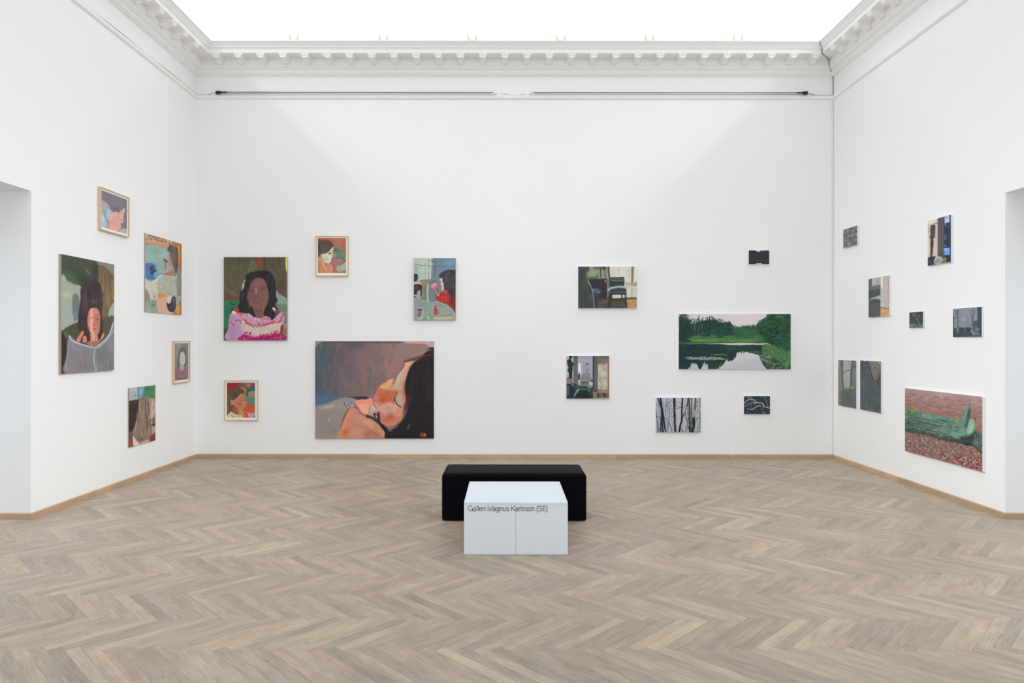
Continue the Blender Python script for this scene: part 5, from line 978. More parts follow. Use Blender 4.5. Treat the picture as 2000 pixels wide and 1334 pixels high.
def art_doorway():
    p = Art('doorway', 1095, 685, 12.705, '143,125 1205,125 1205,1190 143,1190', '4a5654')
    g, st, h = p.g, p.s_, p.h
    h('b4b4b8', '143,125 320,125 320,800 143,760', 8, 2); h('61685f', '318,125 430,125 430,850 318,850', 8, 2); p.b('4a5654', 370, 180, 60, 80, 0, .7); p.b('706c62', 385, 560, 36, 160, 0, .5)
    h('a3a2b2', '430,125 795,125 795,860 430,860', 8, 2); h('9c9cb4', '430,125 795,125 795,240 430,240', 8, 2); st('b8b8cc', 9, '430,240 795,238', 6); p.b('8c84a4', 480, 270, 36, 24, 0, .6); h('dcdce8', '432,310 500,310 515,540 432,550', 14, 2); p.b('96949e', 580, 400, 50, 130, 0, .6); p.b('9a9ab0', 760, 480, 26, 200, 0, .6)
    h('5c5c64', '625,315 705,315 700,500 630,500', 8, 2); h('bcbcc4', '645,355 688,355 684,480 650,480', 8, 2); h('7c7c84', '600,545 720,545 720,580 600,580', 10, 2); g('86847e', '520,590 720,580 725,770 500,780 510,640', 10, 3); p.b('7a7880', 610, 700, 90, 50, 0, .6); p.b('9c9888', 650, 600, 60, 14, 0, .7); h('3c3430', '505,775 690,775 690,800 510,805', 8, 2); h('8c6a58', '500,805 720,805 720,850 500,850', 12, 2)
    h('c0c0c8', '700,785 795,780 795,860 720,860', 10, 2); h('4c5868', '735,690 820,700 820,770 745,770', 10, 2); st('b4b8c8', 9, '730,710 800,712', 6); g('34424c', '432,620 480,590 470,720 440,720', 10, 2); st('e4e4ec', 14, '515,560 490,600', 8); p.b('28303c', 460, 580, 20, 40, 0, .7); p.b('dcdce0', 455, 755, 20, 24, 0, .8)
    g('23303a', '205,125 290,125 285,180 260,210 280,270 330,320 340,350 305,370 300,500 290,560 285,760 210,760 205,560 175,500 195,420 165,320 165,240 215,200', 6, 3); p.b('303c46', 235, 300, 30, 60, 0, .4)
    h('83706c', '143,690 200,650 300,730 300,830 143,830', 12, 4); p.b('c8ac9c', 180, 740, 26, 14, 0, .8); p.b('4c3c3c', 200, 690, 40, 18, 0, .7)
    h('2c3840', '143,830 340,810 420,840 420,1190 143,1190', 12, 3); h('586468', '150,870 220,870 210,1100 150,1100', 14, 3, .8); p.b('8ca0a8', 305, 850, 34, 36, 0, .8); p.b('202a34', 280, 1080, 70, 90, 0, .8); h('1e2a30', '225,880 270,880 330,1040 250,1060', 16, 3, .8)
    h('263032', '380,870 790,870 800,1190 330,1190', 12, 3); h('94948c', '640,860 795,850 795,920 700,920', 12, 3, .9); h('2f4840', '700,920 800,910 800,1190 720,1190', 16, 3); h('41524c', '360,860 440,860 400,950 370,960', 14, 3)
    g('44604e', '425,905 480,875 560,865 660,875 700,900 690,940 600,975 500,970 440,940', 8, 2); g('2c4038', '450,900 560,885 670,900 660,935 560,950 470,935', 10, 2); st('6c8c78', 8, '435,905 480,950 560,968 660,950 695,905', 6, .8); st('789484', 6, '470,910 560,925 650,912', 6, .5)
    g('7c8e94', '400,960 450,950 470,980 400,1060 340,1160 330,1120 370,1020', 14, 3, .9); p.b('9cb0b8', 430, 975, 24, 14, 30, .7); p.b('7c9098', 700, 990, 30, 30, 30, .8); st('c4ccd4', 10, '690,935 725,932', 6, .9); p.b('241c1c', 600, 1100, 90, 90, 0, .8); p.b('202a30', 740, 1120, 40, 70, 0, .6)
    h('2c3840', '795,125 830,125 832,970 800,960', 8, 2); h('5d5f5c', '828,125 915,125 918,960 830,960', 8, 2); p.b('767470', 870, 700, 30, 200, 0, .6); h('6c6c66', '915,125 1205,125 1205,300 915,320', 14, 2); p.b('54605c', 1060, 150, 120, 40, 0, .7); h('8d6e5e', '1020,240 1205,200 1205,330 930,340', 26, 3, .8)
    h('b8b09e', '920,330 1165,310 1165,970 920,960', 10, 3); p.b('8a7264', 1060, 330, 90, 40, 0, .8); p.b('cfccbc', 1060, 570, 80, 50, 0, .8); p.b('a08c78', 1100, 450, 50, 40, 40, .8); p.b('cdc9b4', 960, 450, 40, 70, 0, .7); p.b('a49078', 980, 680, 60, 50, 40, .8); p.b('94806c', 1110, 680, 50, 26, 0, .8); p.b('c8c4ac', 1100, 800, 50, 50, 0, .8); p.b('6c6450', 975, 750, 12, 40, -30, .8); p.b('d4d4c8', 960, 820, 14, 60, -35, .8); p.b('5c5a4a', 1010, 920, 40, 12, 30, .9); p.b('c4c4b8', 950, 900, 20, 14, 0, .8); p.b('a89c84', 1120, 920, 30, 40, 0, .6); p.b('7c7058', 1010, 850, 14, 40, 40, .7)
    h('8c6450', '1165,290 1205,270 1205,1190 1165,1190', 10, 2); p.b('b47458', 1165, 340, 12, 50, 0, .7); h('a87654', '800,985 1205,975 1205,1045 1010,1045 830,1040', 10, 3); p.b('c8845c', 1090, 1015, 60, 12, 10, .9); h('6c4434', '810,970 910,975 910,1020 830,1020', 10, 2)
    h('60625f', '800,1040 1205,1045 1205,1190 800,1190', 10, 3); h('8d7466', '800,1030 890,1040 890,1150 820,1150', 14, 3); h('1e2c30', '905,1045 930,1045 960,1150 915,1150', 8, 2); h('1e2c30', '1040,1045 1080,1050 1130,1140 1080,1150', 8, 2); h('9b8070', '830,1155 1205,1160 1205,1192 830,1192', 8, 2)
    p.brush(200, 36, 14, 88, 40, .22, .02); p.grain(.02)
    return p

def art_birch():
    p = Art('birch', 1270, 765, 14.82, '160,175 1455,175 1455,1180 160,1180', 'b7b9c2')
    g, st = p.g, p.s_
    p.b('aeb2c4', 260, 500, 120, 200, 0, .6); p.b('bfb9be', 820, 700, 120, 260, 0, .6); p.b('a4acb4', 500, 300, 140, 120, 0, .5); p.b('b4bac8', 600, 850, 60, 200, 0, .6); p.b('bcb8bc', 1330, 600, 60, 160, 0, .5)
    rs = p.rs
    for x in range(170, 1450, 16):
        if 700 < x < 900 and rs.rand() < .85: continue
        x1 = x + (rs.rand()-.5)*220; y0 = 175 if rs.rand() < .5 else 400+rs.rand()*300
        st(('8c94a0', '7a848e', '9aa0ac', '6a747c')[rs.randint(4)], 3+rs.rand()*6, f'{x},{y0} {(x+x1)/2+rs.rand()*20},{(y0+1180)/2} {x1},1185', 6, .55)
    for q, w, c in (('230,180 280,360 330,520 380,760 440,1180', 34, '34393f'), ('300,180 320,340 335,560 340,760 370,1180', 52, '3a3e42'), ('310,190 345,420 400,760 450,1180', 26, '394640'), ('350,540 320,800 300,1180', 40, '42484e'), ('170,560 200,800 250,1180', 16, '4a525c'), ('165,380 260,480 330,560', 10, '6c7480'), ('160,730 280,740 330,800', 14, '555c66'), ('180,1000 250,1060 320,1180', 14, '40464c'),
                    ('500,180 460,420 450,600 420,760', 14, '5c6670'), ('600,230 520,480 490,720', 12, '76808c'), ('570,440 545,700 545,900 480,1180', 12, '48525a'), ('430,760 520,880 600,1040 635,1180', 14, '4c5056'), ('370,400 660,395', 8, '5c646e'), ('740,345 830,325 900,345', 8, '50555c'), ('740,430 830,445 980,450', 9, '484c54'), ('620,495 760,500 880,460', 9, '50545a'), ('450,560 470,400 600,290 640,240', 10, '6c747c'), ('170,850 240,950 200,1180', 12, '5a626a'), ('520,900 500,1080 470,1180', 10, '4a5460'),
                    ('1110,180 1135,430 1140,700 1150,1180', 46, '4d5754'), ('1190,180 1200,600 1210,1000 1205,1180', 30, '46504e'), ('1080,290 1040,480 1010,620 1040,760 1085,880', 20, '565f60'), ('1085,330 1060,400', 40, '5a5c4c'), ('1080,180 1090,500 1095,800 1060,1000 1020,1180', 22, '5a6468'), ('1310,180 1300,380 1275,600 1275,900', 46, '666462'), ('1250,780 1260,1000 1230,1180', 60, '4a4c40'), ('1430,180 1445,500 1440,900 1440,1180', 18, '4c545a'), ('1395,180 1430,260', 14, '7c8088'), ('1330,390 1400,560 1435,720 1400,1000 1375,1180', 12, '545c62'), ('1300,880 1350,800 1420,730', 12, '4c5258'), ('1340,290 1455,270', 10, '50565c'), ('1340,420 1455,425', 8, '60686e'), ('1140,880 1230,920', 14, '3c443c'), ('1100,1000 1150,1180', 30, '3c4440'), ('1270,1080 1380,1050', 10, '808890'), ('960,190 990,420 960,540', 10, '7c8490'), ('1290,1150 1450,1150', 10, '60646c'), ('1010,430 1060,420', 10, '5c6468'), ('1020,620 1110,610', 8, '7c8488'), ('870,960 900,1080 960,1180', 12, '5c5450')):
        st(c, w, q, 7, .92, 4)
    st('3b3a42', 40, '935,180 920,400 915,600 915,860', 7); st('47454a', 26, '985,620 940,740 920,800', 7); st('3d3c42', 50, '920,760 905,880 870,960 840,1180', 9); st('b4aca0', 30, '925,900 940,1040 950,1120', 10, .8); st('4c4440', 26, '920,1120 960,1185', 8, .8)
    st('b8b4a4', 44, '1280,560 1275,700', 12, .8); st('4a4e48', 60, '1140,780 1145,900 1150,1000', 12, .7); st('5c5040', 40, '1150,560 1145,720', 12, .7); st('3c4038', 56, '1250,800 1265,960', 12, .7); st('484c40', 70, '1190,1060 1200,1180', 14, .7)
    st('55534c', 58, '697,175 700,500 708,760 720,1000 732,1185', 7, 1, 3); p.d(46, 36, 16, 0, '2e2c2e 8c8880 3a3634 a09c90 5c5850', '668,180 740,180 760,1180 690,1180', .8, 20); p.b('302e30', 697, 240, 30, 60, 0, .9); p.b('38302e', 705, 680, 28, 60, 0, .8); p.b('5c6050', 735, 1080, 36, 80, 0, .6)
    p.d(220, 34, 6, 60, '5c6470 4c545c a8b0bc 3c4248 c4c8d0', '160,300 640,200 660,700 480,1170 170,1170', .5, 70); p.d(120, 30, 6, 70, '5c6468 444c4c b4b8bc 707870', '1050,200 1450,200 1450,1170 1020,1170', .5, 60)
    p.C = (p.C-.68)*1.3+.66; p.grain(.03)
    return p

def art_branches():
    p = Art('branches', 1445, 765, 25.66, '205,225 1512,225 1512,1125 205,1125', '2b3640')
    g, st = p.g, p.s_
    p.b('2a2834', 850, 300, 260, 60, 0, .8); p.b('344450', 800, 960, 300, 90, 0, .7); p.b('263238', 250, 850, 120, 200, 0, .5); p.b('343c48', 950, 440, 200, 60, 0, .6); p.b('3c3440', 235, 700, 30, 300, 0, .7); p.b('40545c', 460, 620, 120, 70, 20, .7); p.b('22303c', 1250, 650, 80, 120, 0, .6); p.b('3c4a54', 1420, 420, 80, 100, 0, .7)
    for q, w, c in (('260,750 330,690 420,640 560,560 700,560', 30, '8ca0a4'), ('260,570 380,440 520,400 680,420 840,520', 46, 'a8b4a8'), ('430,360 520,290 620,370 720,440', 34, '8c9ca0'), ('280,265 440,275 500,290', 18, '94a0a8'), ('700,560 900,560 1080,580 1180,640 1190,760', 60, 'a4a4a8'), ('1100,600 1180,640 1190,760', 46, 'c8c8d0'), ('940,700 820,760 740,810 660,880 530,885', 50, 'b0b4bc'), ('360,860 480,860', 26, 'c0b8bc'), ('960,690 1050,710', 40, 'd0c8cc'), ('1200,750 1340,780 1500,840', 60, 'aca4a8'), ('1240,330 1310,430 1350,520 1370,640 1380,760', 26, '8c989c'), ('1000,350 1110,290 1170,320', 24, '7c848c'), ('1300,300 1240,350', 40, '787c88'), ('1180,500 1320,530', 16, '7c8894'), ('740,400 900,390', 18, '7c8888'), ('700,600 740,680', 18, '9ca4ac'), ('1110,860 1160,960 1120,1090', 50, '54707a'), ('300,1060 420,960', 36, '5c6c78'), ('1210,1090 1260,1030', 50, '94a0a4'), ('560,560 590,760', 36, '5c6c74'), ('330,640 460,660', 20, '7c9090'), ('420,760 600,755', 14, '5c6c70'), ('1230,900 1380,980 1500,1020', 20, '4c5c64'), ('1460,660 1440,760', 20, '8c9890'), ('1000,885 1110,885', 14, '5c747c'), ('1100,800 1140,850', 20, '6c8088')):
        st(c, w, q, 14, .9, 8)
    p.b('1e1c1c', 1060, 650, 70, 36, 0, .9); st('50605c', 14, '420,470 560,440 680,470', 10, .8); p.b('c8d4c0', 620, 410, 50, 30, 20, .8); st('e0dce0', 16, '540,885 640,890 700,850', 10, .7); p.b('28282c', 1380, 1090, 120, 30, 0, .9); p.b('2a2e2a', 450, 700, 50, 30, 0, .5)
    p.d(180, 60, 12, 40, '22282e 44545c 1c242c 54646c 303840', None, .45, 80); p.grain(.03)
    return p

def art_dark():
    p = Art('darkpond', 1455, 480, 29.64, '215,265 1405,265 1405,1065 215,1065', '2c343c')
    g = p.g
    p.b('303c44', 800, 860, 300, 100, 0, .8); p.b('2e2c38', 1250, 520, 160, 160, 0, .8); p.b('36443f', 850, 860, 380, 50, 0, .7); p.b('2c3634', 330, 1000, 160, 60, 0, .7); p.b('28323a', 640, 560, 160, 100, 0, .8); p.b('3a4640', 1320, 840, 90, 90, 0, .7)
    p.d(60, 200, 26, 0, '2a3038 343c44 26302e 303a44', None, .4, 6)
    g('28241f', '500,240 1000,240 980,320 880,370 780,395 660,370 560,330', 20, 4); g('d8d0c8', '560,240 980,240 900,300 850,345 770,365 690,335 620,300', 18, 4)
    g('20242a', '540,1080 560,1010 740,970 960,980 1000,1080', 16, 4); g('c8c2bc', '570,1090 600,1050 740,1005 960,1015 985,1090', 14, 4); g('e0e0e0', '990,240 1100,240 1080,300 1000,285', 12, 3)
    p.d(20, 40, 14, 0, '4c5864 20282c 3c3c4c', '900,300 1390,300 1390,440 900,440', .6, 40); p.grain(.03)
    return p

def art_log():
    p = Art('mossylog', 1755, 745, 7.02, '92,92 1155,210 1145,1240 85,950', '9c7c78')
    g, st = p.g, p.s_
    p.grad('a58a86', '94675f', 600, 150, 560, 420); p.b('b49c98', 620, 200, 160, 40, 8, .6); p.b('a07a64', 170, 230, 90, 30, 5, .5); p.b('a88e90', 1050, 300, 100, 80, 0, .6); p.b('8c6058', 420, 330, 220, 40, 8, .6)
    p.d(500, 60, 9, 6, 'a08078 8c6460 b49890 98706a 845850 ac8c84', '90,150 1150,260 1150,640 700,500 90,380', .5, 8)
    g('8b625c', '60,680 300,700 560,780 760,860 900,890 1010,890 1160,1020 1160,1260 60,960', 14, 6); p.d(1500, 20, 11, 20, '94706c 744a46 b0948c 5c4440 8a5f5a a4827c 84746a 6a403d 4c3a38 7c5450 bca49a', '85,700 300,720 560,790 1000,900 1150,1020 1150,1240 85,950', .75, 80, .04); p.d(300, 24, 15, 30, 'a87870 843c3a 985450 c4a89c 6c2c2c 5a2a2a', '500,960 1150,1050 1145,1235 700,1120', .7, 80); p.b('7c7468', 640, 960, 120, 90, 0, .35); p.b('6c6c60', 330, 860, 160, 40, 10, .35)
    # trunk
    g('3c4440', '85,640 300,690 480,760 640,810 840,850 960,880 1040,880 1150,990 1150,760 1040,670 900,700 600,660', 12, 4)
    g('5e8270', '92,430 150,390 240,400 320,430 440,440 560,470 680,490 760,510 850,510 900,400 940,360 960,310 985,300 990,420 1000,500 1045,530 1040,660 1010,730 900,780 780,790 640,780 480,740 300,690 92,640', 9, 3)
    g('35453f', '92,560 240,600 480,700 640,760 900,790 1020,730 1030,800 940,880 820,840 600,800 400,740 92,680', 18, 5, .85); g('6f9480', '330,440 560,480 700,500 860,620 840,720 680,720 440,660 320,580', 30, 6, .6)
    p.d(520, 44, 8, 8, '6e9a84 4c6c5e 3c5448 88ac94 54786a 2f4038 7c9c88', '92,430 340,440 760,520 860,600 900,780 640,780 300,690 92,640', .55, 14)
    p.d(160, 120, 6, 6, '2c3c36 3c5448 7c9c8a 5c7c6c', '92,450 340,470 760,540 850,620 880,760 640,770 300,680 92,630', .6, 7)
    for q in ('92,520 240,540 340,560 560,610', '92,590 240,610 330,640 520,700 640,730', '200,500 400,530 560,560', '700,630 860,640 900,600', '300,570 440,600 560,612', '92,545 300,590', '400,700 600,750 760,780'): st('2a3430', 9, q, 8, .75)
    g('5f8070', '860,560 880,460 930,380 970,300 985,300 960,420 930,560 900,680 860,700', 9, 2); g('46505c', '950,400 985,370 990,440 960,540 930,640 900,700 890,640 930,540', 9, 2); g('84ac90', '990,510 1030,520 1040,620 1010,700 940,720 950,620', 10, 3); st('b8d4bc', 9, '1005,600 980,690', 8, .7); st('2e3430', 9, '1000,500 1045,510 1042,540', 6); g('6c9c80', '860,640 930,640 900,740 780,760 700,700 800,700', 20, 4, .7); st('8cae98', 12, '960,330 930,420 880,520', 8, .6)
    g('2f3a38', '850,760 980,740 1040,690 1030,780 1000,870 900,860', 14, 4); g('4f6460', '1040,670 1100,700 1150,760 1150,990 1060,900 1010,860 1030,760', 10, 3); p.d(60, 70, 8, 50, '3a4c4c 6c8480 2a3636 54706c', '1040,690 1150,770 1150,970 1040,860', .6, 10); st('1e2624', 16, '900,860 1000,870 1080,920 1150,1000', 10, .9); st('6a7c70', 9, '860,760 960,750 1030,690', 8, .6); st('54685e', 8, '840,810 980,820 1060,900', 8, .6)
    g('688c40', '92,365 170,365 240,395 260,420 200,400 120,420 92,430', 8, 3); p.d(70, 16, 9, 30, '7c9c40 5c7c38 4c6434 8ca84c', '92,365 180,362 260,400 250,420 92,430', .7, 80); g('6f9040', '770,510 840,500 820,570 760,560', 10, 3); p.b('86a448', 800, 530, 26, 14, 0, .7); p.b('30403c', 150, 415, 22, 14, 0, .9); p.b('3c4a44', 235, 440, 30, 16, 0, .7); p.b('6c6c70', 740, 580, 40, 24, 0, .6); p.b('6c5048', 250, 475, 60, 10, 0, .6); p.b('9cb8a0', 430, 490, 20, 10, 0, .5)
    p.brush(500, 22, 7, 20, 90, .25, .03); p.grain(.03)
    return p

def art_treeone():
    p = Art('treeone', 1625, 690, 10.67, '128,140 508,150 505,1150 128,1090', '5c6862')
    g, st, h = p.g, p.s_, p.h
    h('a3a4aa', '225,145 415,150 380,690 340,760 250,700 235,400', 30, 5); p.b('b0b0b8', 300, 230, 60, 70, 0, .7); p.b('98989c', 300, 560, 40, 140, 0, .6); h('56635f', '240,760 505,740 505,1150 240,1110', 36, 5); h('6b7a72', '430,300 508,300 508,720 420,700', 30, 5, .8)
    p.b('7c8880', 470, 400, 40, 80, 0, .7); p.b('8a8c90', 480, 200, 36, 60, 0, .6); p.b('485450', 300, 900, 60, 160, 0, .5); st('989ca0', 12, '300,600 320,780', 10, .6)
    st('7c7f78', 70, '160,145 160,400 165,700 170,1090', 16, .9); st('a4a49c', 18, '150,180 150,340', 10, .7); st('5c5c58', 34, '210,145 215,500 215,760 210,1090', 10, .9); st('8a9a60', 14, '195,380 185,560 200,760', 10, .7); st('748c68', 12, '215,700 210,830', 8, .6); p.b('5c6c5c', 170, 900, 40, 160, 0, .6)
    st('424648', 20, '425,150 400,350 390,520 385,690', 7, .95); st('4a4c4c', 20, '385,740 385,1120', 10, .5); st('50534f', 12, '240,410 300,370 380,355', 6); st('54585a', 9, '360,160 375,240 400,290', 6, .8); st('5c6060', 8, '235,250 260,170', 6, .7); st('5c6060', 8, '430,350 460,250 480,160', 6, .6)
    st('9aa85c', 20, '250,745 290,710 360,712 430,715 470,740', 7); st('50583c', 9, '235,780 290,722 400,728 505,755', 6, .8); p.b('84984c', 440, 700, 20, 26, 0, .8); p.b('a4ac7c', 420, 715, 20, 8, 0, .8); st('545c38', 12, '465,690 480,745', 8, .8); p.b('6c8458', 440, 840, 30, 40, 0, .6); p.b('6c5c54', 410, 1110, 60, 20, 0, .4); p.b('6c5c58', 200, 1050, 30, 30, 0, .4)
    p.d(120, 60, 6, 88, '4c5854 7c8884 6a756c 505a56 8c9490', None, .35, 15); p.grain(.03)
    return p

def art_treetwo():
    p = Art('treetwo', 1625, 690, 10.67, '588,152 1022,168 1022,1250 588,1168', '4b5759')
    g, st, h = p.g, p.s_, p.h
    p.b('586a6c', 660, 620, 70, 90, 0, .7); p.b('444e54', 800, 900, 100, 200, 0, .7); p.b('3c4a4c', 640, 280, 50, 120, 0, .6); p.b('4e5a52', 720, 1080, 60, 80, 0, .7); p.b('3e454c', 950, 1150, 60, 80, 0, .7); p.b('545a60', 850, 500, 60, 80, 0, .5)
    g('7a6e62', '770,165 1022,175 1022,330 960,440 940,560 900,570 840,480 800,300', 26, 5, .9); p.b('8c7a60', 900, 420, 50, 80, 0, .8); p.b('6c6c68', 970, 250, 40, 50, 0, .6)
    p.d(120, 24, 10, 40, '9c8468 6c5c48 4c4c44 b0a494 8c949c', '790,180 1015,190 1010,330 930,520 860,480', .55, 80); p.b('c8ccd0', 990, 210, 16, 26, 0, .9); p.b('ccd0d4', 690, 170, 20, 18, 0, .9); p.b('b0b4b8', 790, 395, 12, 20, 0, .8); p.b('a0a4a0', 850, 260, 10, 12, 0, .7)
    st('32393a', 18, '690,190 760,240 790,340 830,470 880,560 950,600 960,640', 7); st('343c38', 14, '740,165 760,240', 7, .8); st('3c4440', 10, '930,560 1020,530', 7, .8); p.b('343c38', 980, 560, 36, 40, 0, .6); st('8c6c54', 8, '870,560 940,575', 6, .6)
    p.b('66785a', 730, 1100, 26, 50, 0, .5); p.b('6c7c6c', 800, 1170, 50, 30, 0, .6); p.b('5c5454', 740, 860, 30, 120, 0, .4); st('707c7c', 7, '930,600 935,860', 6, .6); st('6c7478', 7, '890,620 885,800', 6, .5)
    p.d(260, 80, 7, 88, '3e484a 58646a 4a5654 5c6c6c 404a50', None, .4, 12); p.d(120, 20, 9, 40, '6c786c 3c4848 7c8484', '600,600 1020,650 1020,1200 600,1150', .35, 80); p.grain(.03)
    return p

def art_statue():
    p = Art('statue', 1800, 410, 11.11, '135,243 638,100 635,1125 135,1218', '4a4852')
    g, st, h = p.g, p.s_, p.h
    h('cdb7ac', '135,330 350,300 350,1060 135,1060', 8, 2); h('d3cdb8', '135,230 350,180 350,280 135,330', 8, 2); p.b('b4ac80', 335, 220, 18, 60, 0, .8); p.b('e0dcd0', 230, 270, 50, 40, 0, .7); p.b('b8988c', 160, 460, 26, 90, 0, .7); p.b('dccfc4', 160, 820, 30, 200, 0, .8); p.b('b9a19a', 310, 560, 26, 240, 0, .6)
    h('565252', '355,170 490,140 490,1040 355,1020', 8, 2); p.b('6a5a54', 450, 720, 30, 90, 0, .6); p.b('4c4c54', 400, 300, 30, 100, 0, .6); p.b('44404a', 420, 960, 50, 60, 0, .7)
    h('2f3650', '488,140 638,100 635,1125 470,1100', 8, 2); h('a9c0dc', '498,145 600,120 605,270 500,285', 10, 2); p.b('c8d8e4', 540, 230, 30, 30, 0, .8); p.b('6c84b4', 620, 200, 14, 80, 0, .7); p.b('23283c', 540, 175, 14, 18, 0, .9); st('c4d4e8', 12, '510,280 520,340', 6); st('6c84ac', 12, '605,320 570,380', 8, .8); p.b('232b4a', 560, 440, 60, 60, 0, .6)
    p.b('7c9cd0', 510, 600, 26, 60, 0, .8); h('2c3450', '490,580 560,570 560,595 490,600', 6, 1, .6); p.b('4c5c84', 570, 570, 10, 70, 0, .6); p.b('2a2830', 560, 700, 70, 60, 0, .7); p.b('94a8d4', 510, 780, 26, 18, 20, .8); h('1e2850', '490,805 610,795 610,825 490,830', 6, 1)
    h('6c98dc', '478,830 610,820 610,975 480,980', 10, 2); p.b('b0ccec', 540, 850, 50, 16, 0, .7); p.b('3c64b4', 495, 930, 14, 40, 0, .7); h('32323e', '470,985 635,985 635,1125 470,1110', 10, 2)
    g('3a403e', '215,340 290,330 300,400 290,560 285,610 255,620 265,720 250,860 235,1000 190,1000 195,860 188,740 200,660 180,580 200,520 190,400', 6, 2); p.b('8c948c', 230, 400, 16, 22, -30, .9); st('8c9c98', 8, '265,440 250,520 280,580', 6, .8); p.b('2c2c2c', 235, 680, 16, 90, 0, .7); p.b('6c7470', 230, 560, 26, 16, 0, .6); p.b('5c4c44', 200, 470, 10, 40, 0, .6); p.b('a07c68', 215, 985, 10, 14, 0, .8)
    h('3c3438', '135,1040 200,1010 300,1000 300,1060 270,1200 135,1218', 12, 3); p.b('54505a', 180, 1120, 36, 40, 0, .6); p.b('6c4c40', 290, 1020, 20, 26, 0, .7)
    g('9aa898', '265,1110 300,1040 370,1010 440,1030 460,1090 420,1150 330,1180 280,1160', 8, 2); g('7c8c7c', '300,1110 350,1070 410,1070 400,1120 330,1140', 12, 2, .8); st('c4ccbc', 9, '290,1080 340,1030 420,1025', 8, .8); p.b('4c544c', 320, 1135, 26, 14, 0, .8); g('7c7050', '465,1040 540,1040 520,1130 460,1120', 12, 3)
    p.brush(120, 30, 10, 88, 30, .2, .02); p.grain(.02)
    return p

def art_interior():
    p = Art('interior', 1685, 530, 13.61, '155,205 712,105 697,1185 155,1225', '565e62')
    g, st, h = p.g, p.s_, p.h
    h('b4a49c', '245,190 480,150 480,400 245,400', 8, 2); p.b('c8b09c', 300, 300, 26, 80, 0, .8); p.b('988c9c', 390, 280, 30, 100, 0, .8); p.b('a89498', 440, 260, 20, 80, 0, .6); h('56646a', '155,205 248,190 248,420 155,430', 8, 2)
    h('5f6a6f', '155,400 250,400 470,350 470,520 155,520', 10, 3); h('4a5050', '155,510 470,490 465,660 200,720 155,740', 10, 3); p.b('505f58', 330, 570, 50, 40, 0, .7); p.b('3e444c', 190, 560, 26, 120, 0, .6); p.b('40444a', 450, 560, 16, 60, 0, .6)
    g('9c9c9e', '190,740 300,700 400,660 470,650 470,760 380,740 260,750', 10, 3); st('c0bcc4', 16, '380,700 440,690 465,740', 10, .8); g('454c56', '155,860 240,800 330,750 420,750 468,790 465,850 155,900', 12, 3); p.b('3c4048', 420, 810, 30, 24, 0, .8); h('54595e', '155,870 470,840 470,1210 155,1225', 12, 3); p.b('4a504c', 300, 1120, 120, 70, 0, .7); p.b('58625a', 400, 1080, 30, 60, 0, .6); p.b('80887c', 430, 1160, 14, 50, 0, .5); p.b('6c7478', 170, 830, 20, 26, 0, .6)
    h('dcd9d2', '480,150 540,140 540,460 480,460', 8, 2); h('b7afac', '538,140 712,105 700,990 590,980 590,500 538,470', 10, 2); h('b6b6b0', '475,460 590,460 590,960 470,960', 8, 2); p.b('c8c8cc', 530, 900, 50, 40, 0, .7); p.b('cbb8a4', 630, 420, 20, 300, 0, .8); p.b('a08c80', 685, 300, 20, 200, 0, .8); p.b('9c9088', 670, 560, 20, 60, 0, .7); p.b('a89488', 680, 760, 20, 180, 0, .6); p.b('a0685c', 705, 240, 6, 100, 0, .5); p.b('bcb0a0', 640, 900, 40, 60, 0, .6)
    h('8c7050', '478,960 700,975 698,1000 478,985', 10, 2, .8); h('c89c68', '465,985 698,1000 697,1190 460,1205', 8, 2); p.b('d0a06c', 560, 1060, 60, 40, 0, .6); p.b('b8885c', 560, 1140, 90, 30, 0, .5); h('594c40', '440,960 475,960 465,1205 435,1205', 10, 2, .7)
    p.brush(120, 36, 12, 88, 30, .2, .02); p.grain(.02)
    return p

